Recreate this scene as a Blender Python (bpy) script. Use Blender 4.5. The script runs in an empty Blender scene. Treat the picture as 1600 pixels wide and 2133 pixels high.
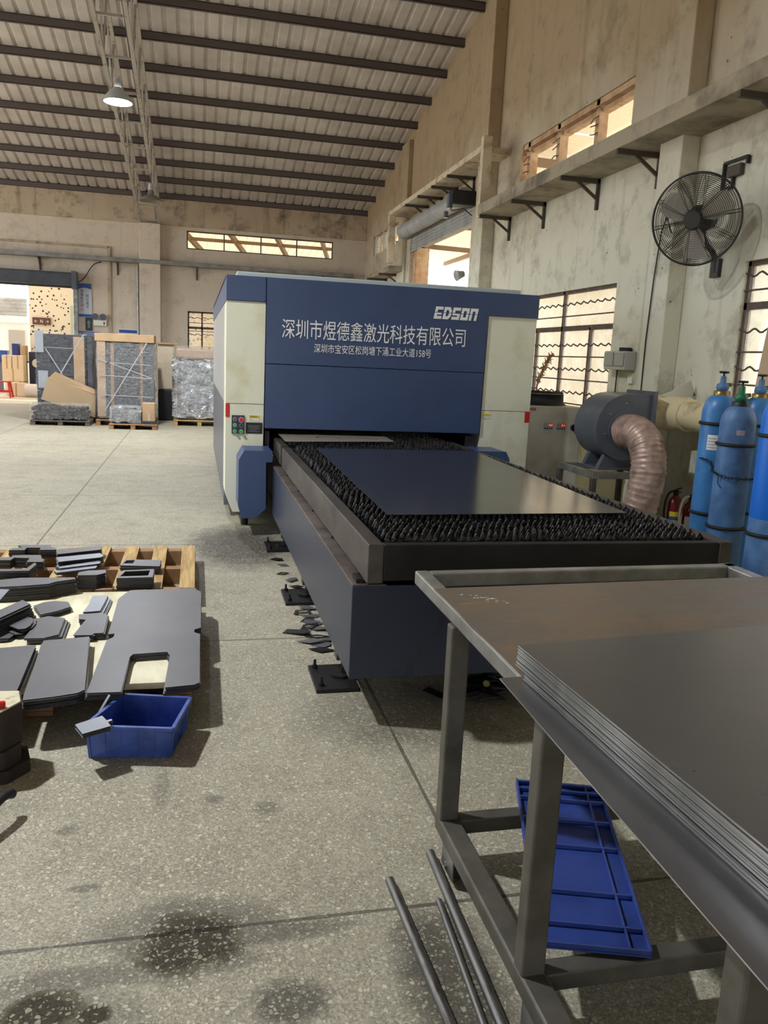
import bpy, math, random
from mathutils import Vector, Matrix
random.seed(7)
S = bpy.context.scene
COL = S.collection
R = math.radians

# ------------------------------------------------------------------ camera
CAM_H = 1.6
YAW, PITCH, ROLL, FOC = -0.23331921, 0.18700413, 0.04621355, 1682.05   # focal length in pixels of a 1600 px wide frame
def cam_rows():
    cy, sy, cp, sp, cq, sq = math.cos(YAW), math.sin(YAW), math.cos(PITCH), math.sin(PITCH), math.cos(ROLL), math.sin(ROLL)
    B = Matrix(((1, 0, 0), (0, 0, -1), (0, 1, 0)))
    Ry = Matrix(((cy, 0, sy), (0, 1, 0), (-sy, 0, cy)))
    Rx = Matrix(((1, 0, 0), (0, cp, -sp), (0, sp, cp)))
    Rz = Matrix(((cq, -sq, 0), (sq, cq, 0), (0, 0, 1)))
    return Rz @ Rx @ Ry @ B
Mc = cam_rows()
cam_data = bpy.data.cameras.new('camera')
cam = bpy.data.objects.new('camera', cam_data)
COL.objects.link(cam)
right, down, fwd = Mc[0], Mc[1], Mc[2]
rot = Matrix((right, -down, -fwd)).transposed()
cam.matrix_world = Matrix.Translation((0, 0, CAM_H)) @ rot.to_4x4()
cam_data.sensor_fit = 'HORIZONTAL'
cam_data.sensor_width = 36
cam_data.lens = FOC / 1600 * 36
cam_data.clip_end = 300
S.camera = cam

# ------------------------------------------------------------------ world, sun, exposure
W = bpy.data.worlds.new('sky'); S.world = W; W.use_nodes = True
bgn = W.node_tree.nodes['Background']
bgn.inputs[0].default_value = (0.86, 0.93, 1.0, 1)
bgn.inputs[1].default_value = 3.2
sun_d = bpy.data.lights.new('sun', 'SUN'); sun_d.energy = 9.0; sun_d.angle = R(1.5); sun_d.color = (1, .96, .9)
sun = bpy.data.objects.new('sun', sun_d); COL.objects.link(sun)
sun.rotation_euler = Vector((.38, .25, -1)).to_track_quat('-Z', 'Y').to_euler()
S.view_settings.view_transform = 'Standard'
S.view_settings.look = 'None'
S.view_settings.exposure = 0.22
S.view_settings.gamma = 1
S.view_settings.use_curve_mapping = False
S.cycles.use_denoising = True
S.cycles.max_bounces = 8
S.cycles.diffuse_bounces = 5
S.cycles.glossy_bounces = 4
S.cycles.transparent_max_bounces = 12
S.cycles.caustics_reflective = False
S.cycles.caustics_refractive = False
S.cycles.sample_clamp_indirect = 6
LAMP_W = 330      # watts of a high bay lamp

# ------------------------------------------------------------------ materials
MATS = {}
def srgb(r, g, b):
    f = lambda c: (c / 255 / 12.92) if c / 255 <= .04045 else ((c / 255 + .055) / 1.055) ** 2.4
    return (f(r), f(g), f(b), 1)
class NT:
    def __init__(s, name):
        s.m = bpy.data.materials.new(name); s.m.use_nodes = True
        s.t = s.m.node_tree; s.n = s.t.nodes; s.l = s.t.links
        s.b = s.n['Principled BSDF']; s.out = s.n['Material Output']
        MATS[name] = s.m
    def new(s, typ, **kw):
        n = s.n.new(typ)
        for k, v in kw.items(): setattr(n, k, v)
        return n
    def coord(s):
        if not hasattr(s, 'tc'): s.tc = s.new('ShaderNodeTexCoord')
        return s.tc.outputs['Object']
    def mapped(s, scale=(1, 1, 1), loc=(0, 0, 0)):
        mp = s.new('ShaderNodeMapping'); mp.inputs['Scale'].default_value = scale; mp.inputs['Location'].default_value = loc
        s.l.new(s.coord(), mp.inputs['Vector']); return mp.outputs[0]
    def noise(s, scale, detail=4, rough=.55, vec=None, dist=0):
        n = s.new('ShaderNodeTexNoise'); n.inputs['Scale'].default_value = scale; n.inputs['Detail'].default_value = detail
        n.inputs['Roughness'].default_value = rough; n.inputs['Distortion'].default_value = dist
        s.l.new(vec or s.coord(), n.inputs['Vector']); return n.outputs['Fac']
    def ramp(s, fac, stops):
        r = s.new('ShaderNodeValToRGB'); e = r.color_ramp.elements
        while len(e) < len(stops): e.new(.5)
        for i, (p, c) in enumerate(stops):
            e[i].position = p; e[i].color = c if len(c) == 4 else (*c, 1)
        s.l.new(fac, r.inputs[0]); return r.outputs[0]
    def band(s, fac, lo, hi):
        r = s.new('ShaderNodeMapRange'); r.inputs[1].default_value = lo; r.inputs[2].default_value = hi
        s.l.new(fac, r.inputs[0]); return r.outputs[0]
    def mix(s, fac, a, b, mode='MIX'):
        m = s.new('ShaderNodeMix', data_type='RGBA', blend_type=mode)
        for sock, v in ((m.inputs[0], fac), (m.inputs[6], a), (m.inputs[7], b)):
            if hasattr(v, 'node'): s.l.new(v, sock)
            else: sock.default_value = v
        return m.outputs[2]
    def math(s, op, a, b=0.0, c=None):
        m = s.new('ShaderNodeMath', operation=op)
        for i, v in enumerate((a, b, c)):
            if v is None: continue
            if hasattr(v, 'node'): s.l.new(v, m.inputs[i])
            else: m.inputs[i].default_value = v
        return m.outputs[0]
    def set(s, sock, v):
        i = s.b.inputs[sock]
        if hasattr(v, 'node'): s.l.new(v, i)
        else: i.default_value = v
        return s
    def bump(s, h, strength=.3, dist=.01):
        b = s.new('ShaderNodeBump'); b.inputs['Strength'].default_value = strength; b.inputs['Distance'].default_value = dist
        s.l.new(h, b.inputs['Height']); s.l.new(b.outputs[0], s.b.inputs['Normal']); return s

def pm(name, col, rough=.5, metal=0., col2=None, scale=6, lo=.4, hi=.65, bump=None, stretch=(1, 1, 1), rough2=None, spec=None):
    """painted / plain surface with an optional second colour laid over it in noise patches"""
    if name in MATS: return MATS[name]
    k = NT(name); k.set('Roughness', rough).set('Metallic', metal)
    if spec is not None: k.set('Specular IOR Level', spec)
    if col2:
        f = k.band(k.noise(scale, 5, .6, k.mapped(stretch)), lo, hi)
        k.set('Base Color', k.mix(f, col, col2))
        if rough2 is not None:
            k.set('Roughness', k.math('ADD', k.math('MULTIPLY', f, rough2 - rough), rough))
    else: k.set('Base Color', col)
    if bump: k.bump(k.noise(bump[0], 4), bump[1], bump[2] if len(bump) > 2 else .005)
    return k.m

def emit(name, col, strength):
    k = NT(name); k.set('Base Color', (0, 0, 0, 1)).set('Emission Color', col).set('Emission Strength', strength); return k.m

def wall_mat(name, low, high, grime, zsplit=(2.2, 4.2), amount=1.0):
    k = NT(name); co = k.coord()
    sx = k.new('ShaderNodeSeparateXYZ'); k.l.new(co, sx.inputs[0])
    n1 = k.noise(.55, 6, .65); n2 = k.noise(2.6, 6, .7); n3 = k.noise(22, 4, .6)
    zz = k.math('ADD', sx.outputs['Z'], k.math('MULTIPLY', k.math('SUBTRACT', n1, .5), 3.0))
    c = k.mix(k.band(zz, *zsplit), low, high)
    c = k.mix(k.math('MULTIPLY', k.band(n2, .52, .74), .55 * amount), c, grime)
    big = k.noise(.9, 8, .72, k.mapped((1, 1, 1), (3.1, 7.7, 1.3)))
    c = k.mix(k.math('MULTIPLY', k.band(big, .57, .72), .6 * amount), c, grime)
    drip = k.noise(7, 4, .6, k.mapped((1, 1, .06)))
    c = k.mix(k.math('MULTIPLY', k.band(drip, .56, .8), .35 * amount), c, grime)
    v = k.new('ShaderNodeTexVoronoi'); v.inputs['Scale'].default_value = 4.2; k.l.new(co, v.inputs['Vector'])
    dots = k.math('LESS_THAN', v.outputs['Distance'], .045)
    c = k.mix(k.math('MULTIPLY', dots, .85), c, srgb(60, 50, 42))
    k.set('Base Color', c).set('Roughness', .85)
    k.bump(k.math('ADD', n2, k.math('MULTIPLY', n3, .25)), .35, .02)
    return k.m

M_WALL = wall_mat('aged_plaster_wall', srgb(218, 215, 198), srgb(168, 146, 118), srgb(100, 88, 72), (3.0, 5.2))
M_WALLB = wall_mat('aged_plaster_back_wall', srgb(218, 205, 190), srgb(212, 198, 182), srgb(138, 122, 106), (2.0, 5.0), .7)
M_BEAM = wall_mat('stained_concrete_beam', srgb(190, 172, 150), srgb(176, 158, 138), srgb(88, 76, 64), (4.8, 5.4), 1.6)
M_LEDGE = pm('ledge_concrete', srgb(168, 156, 136), .85, 0, srgb(112, 102, 88), 3, .45, .7, (9, .4, .01))
M_ROOF = pm('roof_sheet', srgb(206, 198, 194), .5, .05, srgb(178, 169, 163), 1.3, .4, .7)
M_PURLIN = pm('purlin_brown_steel', srgb(88, 78, 76), .6, .1)
M_TRUSS = pm('truss_paint', srgb(176, 168, 160), .6, .1, srgb(110, 86, 70), 9, .55, .72)
M_BRK = pm('bracket_steel', srgb(84, 76, 70), .65, .3)
M_WOOD = pm('pallet_wood', srgb(196, 166, 112), .75, 0, srgb(150, 116, 72), 5, .4, .7, (30, .3, .003), (8, .7, 8))
M_WOOD2 = pm('pallet_wood_dark', srgb(170, 130, 92), .8, 0, srgb(128, 96, 64), 6, .4, .7, (30, .3, .003))
M_PLY = pm('plywood', srgb(228, 222, 194), .7, 0, srgb(204, 194, 160), 7, .45, .65, (14, .15, .003), (1, .3, 1))
M_CARD = pm('cardboard', srgb(186, 156, 122), .8, 0, srgb(170, 138, 104), 3, .4, .7)
M_CARDL = pm('cardboard_light', srgb(224, 204, 174), .8)
M_CREAM = pm('machine_cream', srgb(230, 230, 208), .42, 0, srgb(210, 205, 168), 3.2, .5, .75)
M_BLUE = pm('machine_blue', srgb(56, 76, 116), .36, 0, srgb(50, 68, 106), 2, .3, .7, (60, .05, .001))
M_NAVY = pm('machine_navy', srgb(42, 48, 68), .36, 0, srgb(23, 27, 38), 14, .58, .75, None, (1, 1, .18))
M_GREYP = pm('machine_grey', srgb(176, 176, 176), .3)
M_DKGREY = pm('machine_dark_grey', srgb(84, 88, 100), .35)
M_BLACK = pm('black_paint', srgb(26, 26, 28), .5)
M_RUB = pm('black_rubber', srgb(24, 24, 26), .7)
M_WHITE = pm('white_lettering', srgb(236, 238, 240), .5)
M_RED = pm('red_plastic', srgb(196, 32, 32), .4)
M_GREEN = pm('green_button', srgb(30, 170, 70), .35)
M_YEL = pm('yellow_label', srgb(226, 196, 40), .5)
M_LABEL = pm('white_label', srgb(226, 226, 220), .5)
M_TRAY = pm('tray_steel', srgb(88, 82, 76), .5, .55, srgb(54, 48, 44), 5, .4, .7, (40, .25, .003), (1, .4, 1))
M_LEDGES = pm('ledge_dirty_steel', srgb(104, 92, 86), .55, .35, srgb(66, 56, 50), 6, .4, .7, (40, .2, .002))
M_DARKST = pm('dark_steel_bar', srgb(40, 38, 38), .5, .5, srgb(26, 24, 24), 4, .4, .7)
M_SLAT = pm('slag_slat', srgb(100, 98, 98), .3, .75, srgb(30, 28, 28), 40, .4, .6, (120, .6, .004))
M_TUBE = pm('bare_steel_tube', srgb(160, 160, 156), .36, .6, srgb(122, 120, 114), 7, .4, .7, (60, .12, .002))
M_TUBED = pm('shaded_steel_tube', srgb(104, 100, 92), .5, .4, srgb(78, 74, 66), 7, .4, .7, (50, .15, .002))  # shade on legs and lower rails put into the tube colour
M_GAL = pm('galvanized', srgb(170, 172, 174), .35, .7, srgb(130, 132, 134), 9)
M_BAR = pm('round_bar_steel', srgb(120, 118, 116), .38, .75, srgb(70, 66, 62), 30, .5, .7, None, (1, .2, 1))
M_LID = pm('shaded_crate_plastic', srgb(48, 70, 142), .4, 0, srgb(38, 56, 116), 6, .45, .7)  # crate blue darkened for the shade under the cart
M_CRATE = pm('blue_crate_plastic', srgb(66, 90, 164), .42, 0, srgb(46, 66, 128), 9, .45, .7)
M_CYL = pm('cylinder_blue', srgb(70, 132, 194), .38, 0, srgb(54, 108, 164), 4, .45, .7)
M_CYLB = pm('cylinder_blue_worn', srgb(86, 128, 178), .5, 0, srgb(58, 90, 132), 5, .4, .65)
M_CYLN = pm('cylinder_blue_bright', srgb(28, 108, 208), .42)
M_BRASS = pm('brass', srgb(140, 120, 70), .35, .8)
M_GREENV = pm('valve_green', srgb(30, 110, 70), .4)
M_CHILL = pm('chiller_ivory', srgb(218, 212, 198), .45, 0, srgb(196, 188, 170), 3)
M_BLOW = pm('blower_grey', srgb(92, 98, 108), .34, 0, srgb(78, 84, 94), 3)
M_HOSE = pm('hose_foil', srgb(190, 162, 148), .4, .2, srgb(134, 110, 98), 9, .42, .68)
M_PVC = pm('pvc_dusty', srgb(224, 210, 170), .5, 0, srgb(150, 134, 100), 5, .52, .75)
M_GLASS = None
# ------------------------------------------------------------------ mesh builder and scene bookkeeping
ORG = {}
class MB:
    def __init__(s): s.v = []; s.f = []; s.mi = []; s.sm = []; s.X = None
    def add(s, vs, fs, mi=0, sm=False):
        o = len(s.v)
        for p in vs:
            p = Vector(p); s.v.append(s.X @ p if s.X else p)
        for f in fs: s.f.append([i + o for i in f]); s.mi.append(mi); s.sm.append(sm)
        return s
    def box(s, a, b, mi=0):
        (x0, y0, z0), (x1, y1, z1) = a, b
        return s.add([(x0, y0, z0), (x1, y0, z0), (x1, y1, z0), (x0, y1, z0), (x0, y0, z1), (x1, y0, z1), (x1, y1, z1), (x0, y1, z1)],
                     [(0, 3, 2, 1), (4, 5, 6, 7), (0, 1, 5, 4), (1, 2, 6, 5), (2, 3, 7, 6), (3, 0, 4, 7)], mi)
    def prism(s, poly, z0, z1, mi=0, side=None, hole=None):
        """polygon in x, y pulled up from z0 to z1; hole: a loop with as many corners"""
        if sum(poly[i][0] * poly[(i + 1) % len(poly)][1] - poly[(i + 1) % len(poly)][0] * poly[i][1] for i in range(len(poly))) < 0:
            poly = poly[::-1]; hole = hole[::-1] if hole else None
        n = len(poly); side = mi if side is None else side
        vs = [(x, y, z0) for x, y in poly] + [(x, y, z1) for x, y in poly]
        if not hole:
            s.add(vs, [tuple(range(n, 2 * n)), tuple(range(n - 1, -1, -1))], mi)
            s.add(vs, [(i, (i + 1) % n, n + (i + 1) % n, n + i) for i in range(n)], side)
        else:
            vs += [(x, y, z0) for x, y in hole] + [(x, y, z1) for x, y in hole]
            q = [(i, (i + 1) % n) for i in range(n)]
            s.add(vs, [(n + i, n + j, 3 * n + j, 3 * n + i) for i, j in q] + [(j, i, 2 * n + i, 2 * n + j) for i, j in q], mi)
            s.add(vs, [(i, j, n + j, n + i) for i, j in q] + [(2 * n + j, 2 * n + i, 3 * n + i, 3 * n + j) for i, j in q], side)
        return s
    def prismy(s, poly, y0, y1, mi=0):
        """polygon in x, z pulled along y"""
        keep = s.X
        s.X = (keep or Matrix()) @ Matrix(((1, 0, 0, 0), (0, 0, 1, 0), (0, 1, 0, 0), (0, 0, 0, 1)))
        o = len(s.f); s.prism(poly, y0, y1, mi); s.X = keep
        for i in range(o, len(s.f)): s.f[i] = s.f[i][::-1]
        return s
    def frame(s, p0, p1):
        d = Vector(p1) - Vector(p0); return Matrix.Translation(p0) @ d.to_track_quat('Z', 'Y').to_matrix().to_4x4(), d.length
    def cyl(s, p0, p1, r0, r1=None, n=20, mi=0, caps=True, sm=True):
        r1 = r0 if r1 is None else r1
        T, L = s.frame(p0, p1); vs = []
        for r, z in ((r0, 0), (r1, L)):
            vs += [T @ Vector((r * math.cos(2 * math.pi * i / n), r * math.sin(2 * math.pi * i / n), z)) for i in range(n)]
        s.add(vs, [(i, (i + 1) % n, n + (i + 1) % n, n + i) for i in range(n)], mi, sm)
        if caps: s.add(vs, [tuple(range(n - 1, -1, -1)), tuple(range(n, 2 * n))], mi)
        return s
    def lathe(s, prof, c=(0, 0, 0), n=28, mi=0, axis=(0, 0, 1), sm=True, caps=True):
        T = Matrix.Translation(c) @ Vector(axis).to_track_quat('Z', 'Y').to_matrix().to_4x4(); vs = []
        for r, z in prof: vs += [T @ Vector((r * math.cos(2 * math.pi * i / n), r * math.sin(2 * math.pi * i / n), z)) for i in range(n)]
        fs = []
        for k in range(len(prof) - 1): fs += [(k * n + i, k * n + (i + 1) % n, (k + 1) * n + (i + 1) % n, (k + 1) * n + i) for i in range(n)]
        s.add(vs, fs, mi, sm)
        if caps and prof[0][0] > 1e-5: s.add(vs, [tuple(range(n - 1, -1, -1))], mi)
        if caps and prof[-1][0] > 1e-5: s.add(vs, [tuple(range((len(prof) - 1) * n, len(prof) * n))], mi)
        return s
    def tube(s, path, r, n=8, mi=0, closed=False, rad=None, sm=True):
        P = [Vector(p) for p in path]; m = len(P); vs = []; up = None
        for i, p in enumerate(P):
            a = P[(i - 1) % m] if closed or i else p; b = P[(i + 1) % m] if closed or i < m - 1 else p
            d = (b - a).normalized()
            if up is None:
                up = Vector((0, 0, 1)) if abs(d.z) < .9 else Vector((1, 0, 0))
            u = (up - d * up.dot(d)).normalized(); up = u; w = d.cross(u)
            rr = rad[i] if rad else r
            vs += [p + (u * math.cos(2 * math.pi * k / n) + w * math.sin(2 * math.pi * k / n)) * rr for k in range(n)]
        segs = m if closed else m - 1
        fs = [(i * n + k, i * n + (k + 1) % n, ((i + 1) % m) * n + (k + 1) % n, ((i + 1) % m) * n + k) for i in range(segs) for k in range(n)]
        s.add(vs, fs, mi, sm)
        if not closed: s.add(vs, [tuple(range(n - 1, -1, -1)), tuple(range((m - 1) * n, m * n))], mi)
        return s
    def bar(s, p0, p1, w, h, mi=0):
        """square section bar between two points, h along the world's up"""
        P0, P1 = Vector(p0), Vector(p1); d = (P1 - P0).normalized()
        up = Vector((0, 0, 1)) if abs(d.z) < .95 else Vector((0, 1, 0))
        x = d.cross(up).normalized(); z = x.cross(d)
        vs = [P + x * a * w / 2 + z * b * h / 2 for P in (P0, P1) for a, b in ((-1, -1), (1, -1), (1, 1), (-1, 1))]
        return s.add(vs, [(0, 1, 2, 3), (7, 6, 5, 4), (0, 4, 5, 1), (1, 5, 6, 2), (2, 6, 7, 3), (3, 7, 4, 0)], mi)
    def build(s, name, mat, parent=None, bevel=0, seg=2):
        me = bpy.data.meshes.new(name)
        org = ORG.get(parent.name, Vector()) if parent else Vector()
        me.from_pydata([tuple(v - org) for v in s.v], [], s.f)
        for m in (mat if isinstance(mat, (list, tuple)) else [mat]): me.materials.append(m)
        me.polygons.foreach_set('material_index', s.mi); me.polygons.foreach_set('use_smooth', s.sm)
        me.update()
        o = bpy.data.objects.new(name, me); COL.objects.link(o)
        if parent: o.parent = parent
        ORG[o.name] = org.copy()
        if bevel:
            b = o.modifiers.new('bevel', 'BEVEL'); b.width = bevel; b.segments = seg; b.limit_method = 'ANGLE'; b.angle_limit = R(40); b.use_clamp_overlap = True
        return o
def tag(o, label=None, cat=None, group=None, kind=None):
    if label: o['label'] = label
    if cat: o['category'] = cat
    if group: o['group'] = group
    if kind: o['kind'] = kind
    return o
def thing(name, loc, label, cat, group=None):
    o = bpy.data.objects.new(name, None); COL.objects.link(o); o.location = loc; o.empty_display_size = .1
    ORG[o.name] = Vector(loc); return tag(o, label, cat, group)
def solid(name, mb, mat, label, cat, group=None, loc=None, bevel=0):
    """a thing that is one mesh, its origin at loc"""
    if loc is not None:
        off = Vector(loc); mb.v = [v - off for v in mb.v]
    o = mb.build(name, mat, None, bevel)
    if loc is not None: o.location = loc; ORG[o.name] = Vector(loc)
    return tag(o, label, cat, group)
def struct(name, mb, mat, bevel=0):
    return tag(mb.build(name, mat, None, bevel), kind='structure')
def kids(o): return [c for c in COL.objects if c.parent == o]
def dup(o, parent=None, move=None, label=None, group=None):
    c = o.copy(); COL.objects.link(c); c.parent = parent
    ch = kids(o)
    for k in ch: dup(k, c)
    if move is not None: c.location = Vector(o.location) + Vector(move)
    if label: c['label'] = label
    if group: c['group'] = group
    return c
def text(name, body, p, height, width, mat, parent, depth=.002, shear=0, rot=(R(90), 0, 0)):
    """lettering as a mesh, its box scaled to width x height, lower left corner at p"""
    cu = bpy.data.curves.new(name, 'FONT'); cu.body = body; cu.extrude = depth; cu.shear = shear; cu.resolution_u = 3
    t = bpy.data.objects.new(name, cu); COL.objects.link(t)
    dg = bpy.context.evaluated_depsgraph_get()
    me = bpy.data.meshes.new_from_object(t.evaluated_get(dg))
    bpy.data.objects.remove(t)
    xs = [v.co.x for v in me.vertices] or [0, 1]; ys = [v.co.y for v in me.vertices] or [0, 1]
    sx = width / max(1e-6, max(xs) - min(xs)); sy = height / max(1e-6, max(ys) - min(ys))
    from mathutils import Euler
    Rm = Euler(rot).to_matrix(); org = ORG.get(parent.name, Vector()) if parent else Vector()
    for v in me.vertices:
        v.co = Rm @ Vector(((v.co.x - min(xs)) * sx, (v.co.y - min(ys)) * sy, v.co.z)) + Vector(p) - org
    me.materials.clear(); me.materials.append(mat)
    o = bpy.data.objects.new(name, me); COL.objects.link(o)
    if parent: o.parent = parent
    ORG[o.name] = org.copy()
    return o
# ------------------------------------------------------------------ floor and ground
def floor_mat():
    k = NT('terrazzo_concrete_floor'); co = k.coord()
    sx = k.new('ShaderNodeSeparateXYZ'); k.l.new(co, sx.inputs[0]); X, Y = sx.outputs['X'], sx.outputs['Y']
    big = k.noise(.7, 6, .6); mid = k.noise(4, 6, .65); fine = k.noise(60, 3, .6)
    c = k.mix(k.band(big, .3, .7), srgb(168, 161, 142), srgb(146, 139, 121))
    c = k.mix(k.math('MULTIPLY', k.band(mid, .48, .72), .5), c, srgb(112, 104, 86))
    vf = k.new('ShaderNodeTexVoronoi'); vf.inputs['Scale'].default_value = 190; k.l.new(co, vf.inputs['Vector']); sf = k.new('ShaderNodeSeparateColor'); k.l.new(vf.outputs['Color'], sf.inputs[0])
    c = k.mix(k.math('MULTIPLY', k.math('GREATER_THAN', sf.outputs[0], .7), .35), c, srgb(84, 78, 66)); c = k.mix(k.math('MULTIPLY', k.math('GREATER_THAN', sf.outputs[1], .75), .4), c, srgb(206, 198, 172))
    v = k.new('ShaderNodeTexVoronoi'); v.inputs['Scale'].default_value = 78; v.inputs['Randomness'].default_value = 1; k.l.new(co, v.inputs['Vector'])
    v2 = k.new('ShaderNodeTexVoronoi', feature='DISTANCE_TO_EDGE'); v2.inputs['Scale'].default_value = 78; k.l.new(co, v2.inputs['Vector'])
    sep = k.new('ShaderNodeSeparateColor'); k.l.new(v.outputs['Color'], sep.inputs[0])
    thr = k.math('ADD', .05, k.math('MULTIPLY', sep.outputs[0], .22))
    chip = k.math('MULTIPLY', k.band(k.math('SUBTRACT', v2.outputs['Distance'], thr), 0, .04), k.math('GREATER_THAN', sep.outputs[2], .35))
    ccol = k.ramp(sep.outputs[1], [(0, srgb(142, 138, 124)), (.5, srgb(182, 178, 160)), (.8, srgb(214, 209, 188)), (1, srgb(232, 224, 192))])
    c = k.mix(k.math('MULTIPLY', chip, .6), c, ccol)
    c = k.mix(k.band(fine, .6, .8), c, srgb(96, 90, 78))
    # joints
    def joint(axis, off, step):
        m = k.math('PINGPONG', k.math('ADD', axis, -off), step / 2)
        return k.math('LESS_THAN', k.math('ADD', m, k.math('MULTIPLY', k.math('SUBTRACT', mid, .5), .012)), .007)
    j = k.math('MAXIMUM', joint(X, -1.25, 2.09), joint(Y, 2.06, 2.36))
    c = k.mix(k.math('MULTIPLY', j, .7), c, srgb(52, 48, 42))
    # oil and water marks, base shadow painted dark: blobs of known place
    blobs = [(-.02, 2.02, .17, .14, 1, 1), (-.36, 1.83, .11, .085, 1, 1), (.24, 1.76, .1, .08, .8, 0), (-.24, 1.80, .05, .04, 1, 1),
             (.36, 6.75, .42, .8, 1, 0), (.66, 1.75, .14, .34, .85, 0), (-.02, 2.08, .26, .13, .6, 0), (-.3, 1.93, .5, .05, .55, 0), (.20, 2.02, .25, .045, .6, 0), (-.4, 1.75, .3, .16, .45, 0),
             (.95, 3.35, .5, .35, .55, 0), (.25, 2.66, .05, .05, .5, 0), (-.32, 2.3, .05, .02, .6, 0), (-.42, 2.62, .04, .03, .5, 0), (.06, 2.75, .04, .03, .5, 0), (-.12, 2.85, .03, .16, .35, 0)]  # first blob here paints the shadow at the base front
    wob = k.math('MULTIPLY', k.math('SUBTRACT', k.noise(9, 5, .6), .5), 1.3)
    dark = None; wet = None
    for bx, by, rx, ry, a, w in blobs:
        dx = k.math('DIVIDE', k.math('ADD', X, -bx), rx); dy = k.math('DIVIDE', k.math('ADD', Y, -by), ry)
        d = k.math('ADD', k.math('ADD', k.math('MULTIPLY', dx, dx), k.math('MULTIPLY', dy, dy)), wob)
        f = k.math('MULTIPLY', k.band(d, 1.35, .35), a)
        dark = f if dark is None else k.math('MAXIMUM', dark, f)
        if w:
            g = k.band(d, .95, .7); wet = g if wet is None else k.math('MAXIMUM', wet, g)
    keep = k.math('MULTIPLY', chip, .45)
    c = k.mix(k.math('MULTIPLY', dark, k.math('SUBTRACT', .86, keep)), c, srgb(38, 33, 28))
    sp = k.band(k.noise(3.2, 4, .7, k.mapped((1, 1, 1), (5, 2, 0))), .70, .76)
    c = k.mix(k.math('MULTIPLY', sp, .5), c, srgb(60, 54, 46))
    k.set('Base Color', c)
    k.set('Roughness', k.math('SUBTRACT', k.math('ADD', .5, k.math('MULTIPLY', mid, .25)), k.math('MULTIPLY', wet, .5)))
    dry = k.math('SUBTRACT', 1, wet)
    h = k.math('ADD', k.math('MULTIPLY', fine, .5), k.math('MULTIPLY', chip, -.3))
    h = k.math('ADD', k.math('MULTIPLY', h, dry), k.math('MULTIPLY', k.math('MULTIPLY', wet, k.noise(55, 3, .6)), 1.2))
    k.bump(h, .3, .006)
    return k.m
struct('floor', MB().add([(-14, -7, 0), (4.62, -7, 0), (4.62, 23.24, 0), (-14, 23.24, 0)], [(0, 1, 2, 3)]), floor_mat())
M_GROUND = pm('outdoor_concrete', srgb(214, 204, 186), .85, 0, srgb(190, 178, 160), 1.2)
g = MB(); g.box((-40, 23.25, -.3), (40, 70, -.01)); g.box((4.84, -20, -.3), (40, 23.25, -.012)); g.box((-60, -20, -.3), (-14, 70, -.012)); g.box((-60, -60, -.3), (40, -20, -.012)); g.box((-14, -20, -.3), (4.84, -7.0, -.012))  # left and rear slabs are unseen, added to bounce sunlight onto the roof
struct('ground_outside', g, M_GROUND)

# ------------------------------------------------------------------ walls with openings
def holed(axis, p0, p1, u0, u1, z0, z1, holes):
    """wall slab: axis 'x' lies across x (thickness p0..p1 in x, run in y), axis 'y' the other way; holes are (ua, ub, za, zb)"""
    us = sorted({u0, u1, *[h[0] for h in holes], *[h[1] for h in holes]}); zs = sorted({z0, z1, *[h[2] for h in holes], *[h[3] for h in holes]})
    us = [u for u in us if u0 <= u <= u1]; zs = [z for z in zs if z0 <= z <= z1]
    nu, nz = len(us) - 1, len(zs) - 1
    full = [[not any(h[0] <= (us[i] + us[i + 1]) / 2 <= h[1] and h[2] <= (zs[j] + zs[j + 1]) / 2 <= h[3] for h in holes) for j in range(nz)] for i in range(nu)]
    mb = MB()
    def P(u, z, p): return (p, u, z) if axis == 'x' else (u, p, z)
    def q(a, b, c, d): mb.add([a, b, c, d], [(0, 1, 2, 3)])
    F = lambda i, j: 0 <= i < nu and 0 <= j < nz and full[i][j]
    for i in range(nu):
        for j in range(nz):
            if not full[i][j]: continue
            a, b, c, d = us[i], us[i + 1], zs[j], zs[j + 1]
            q(P(a, c, p0), P(b, c, p0), P(b, d, p0), P(a, d, p0)); q(P(b, c, p1), P(a, c, p1), P(a, d, p1), P(b, d, p1))
            if not F(i - 1, j): q(P(a, c, p1), P(a, c, p0), P(a, d, p0), P(a, d, p1))
            if not F(i + 1, j): q(P(b, c, p0), P(b, c, p1), P(b, d, p1), P(b, d, p0))
            if not F(i, j - 1): q(P(a, c, p0), P(a, c, p1), P(b, c, p1), P(b, c, p0))
            if not F(i, j + 1): q(P(a, d, p1), P(a, d, p0), P(b, d, p0), P(b, d, p1))
    return mb
XW, YB = 4.6, 23.0
VENT_R = (8.59, 11.78, 4.22, 4.72); WIN1 = (8.57, 12.2, 1.0, 2.56); WIN2 = (4.35, 6.36, 1.1, 2.566); DOOR_R = (13.7, 17.8, 0, 4.0); LOUV = (19.1, 22.0, 4.28, 4.76)
VENT_B = (-.245, 3.68, 4.235, 4.70); WINB = (-.22, 1.5, 1.2, 2.63); DOOR_B = (-7.2, -3.03, 0, 3.35)
struct('wall_right', holed('x', XW, XW + .24, -7, YB + .24, 0, 9.6, [VENT_R, WIN1, WIN2, DOOR_R, LOUV]), M_WALL)
struct('wall_back', holed('y', YB, YB + .24, -14, XW, 0, 5.53, [VENT_B, WINB, DOOR_B]), M_WALLB)
struct('wall_left_light_block', MB().box((-12.2, -7, 0), (-12, 7.5, 8)), M_WALL)  # unseen partial wall, added to block light from the near left
struct('wall_front', holed('y', -7.2, -7.0, -14, 4.84, 0, 7, [(-4.5, 1.5, 0, 3.6)]), M_WALL)
b = MB(); b.box((-14, YB - .06, 4.79), (XW, YB, 5.5)); struct('trim_1', b, M_BEAM, .01)
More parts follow.
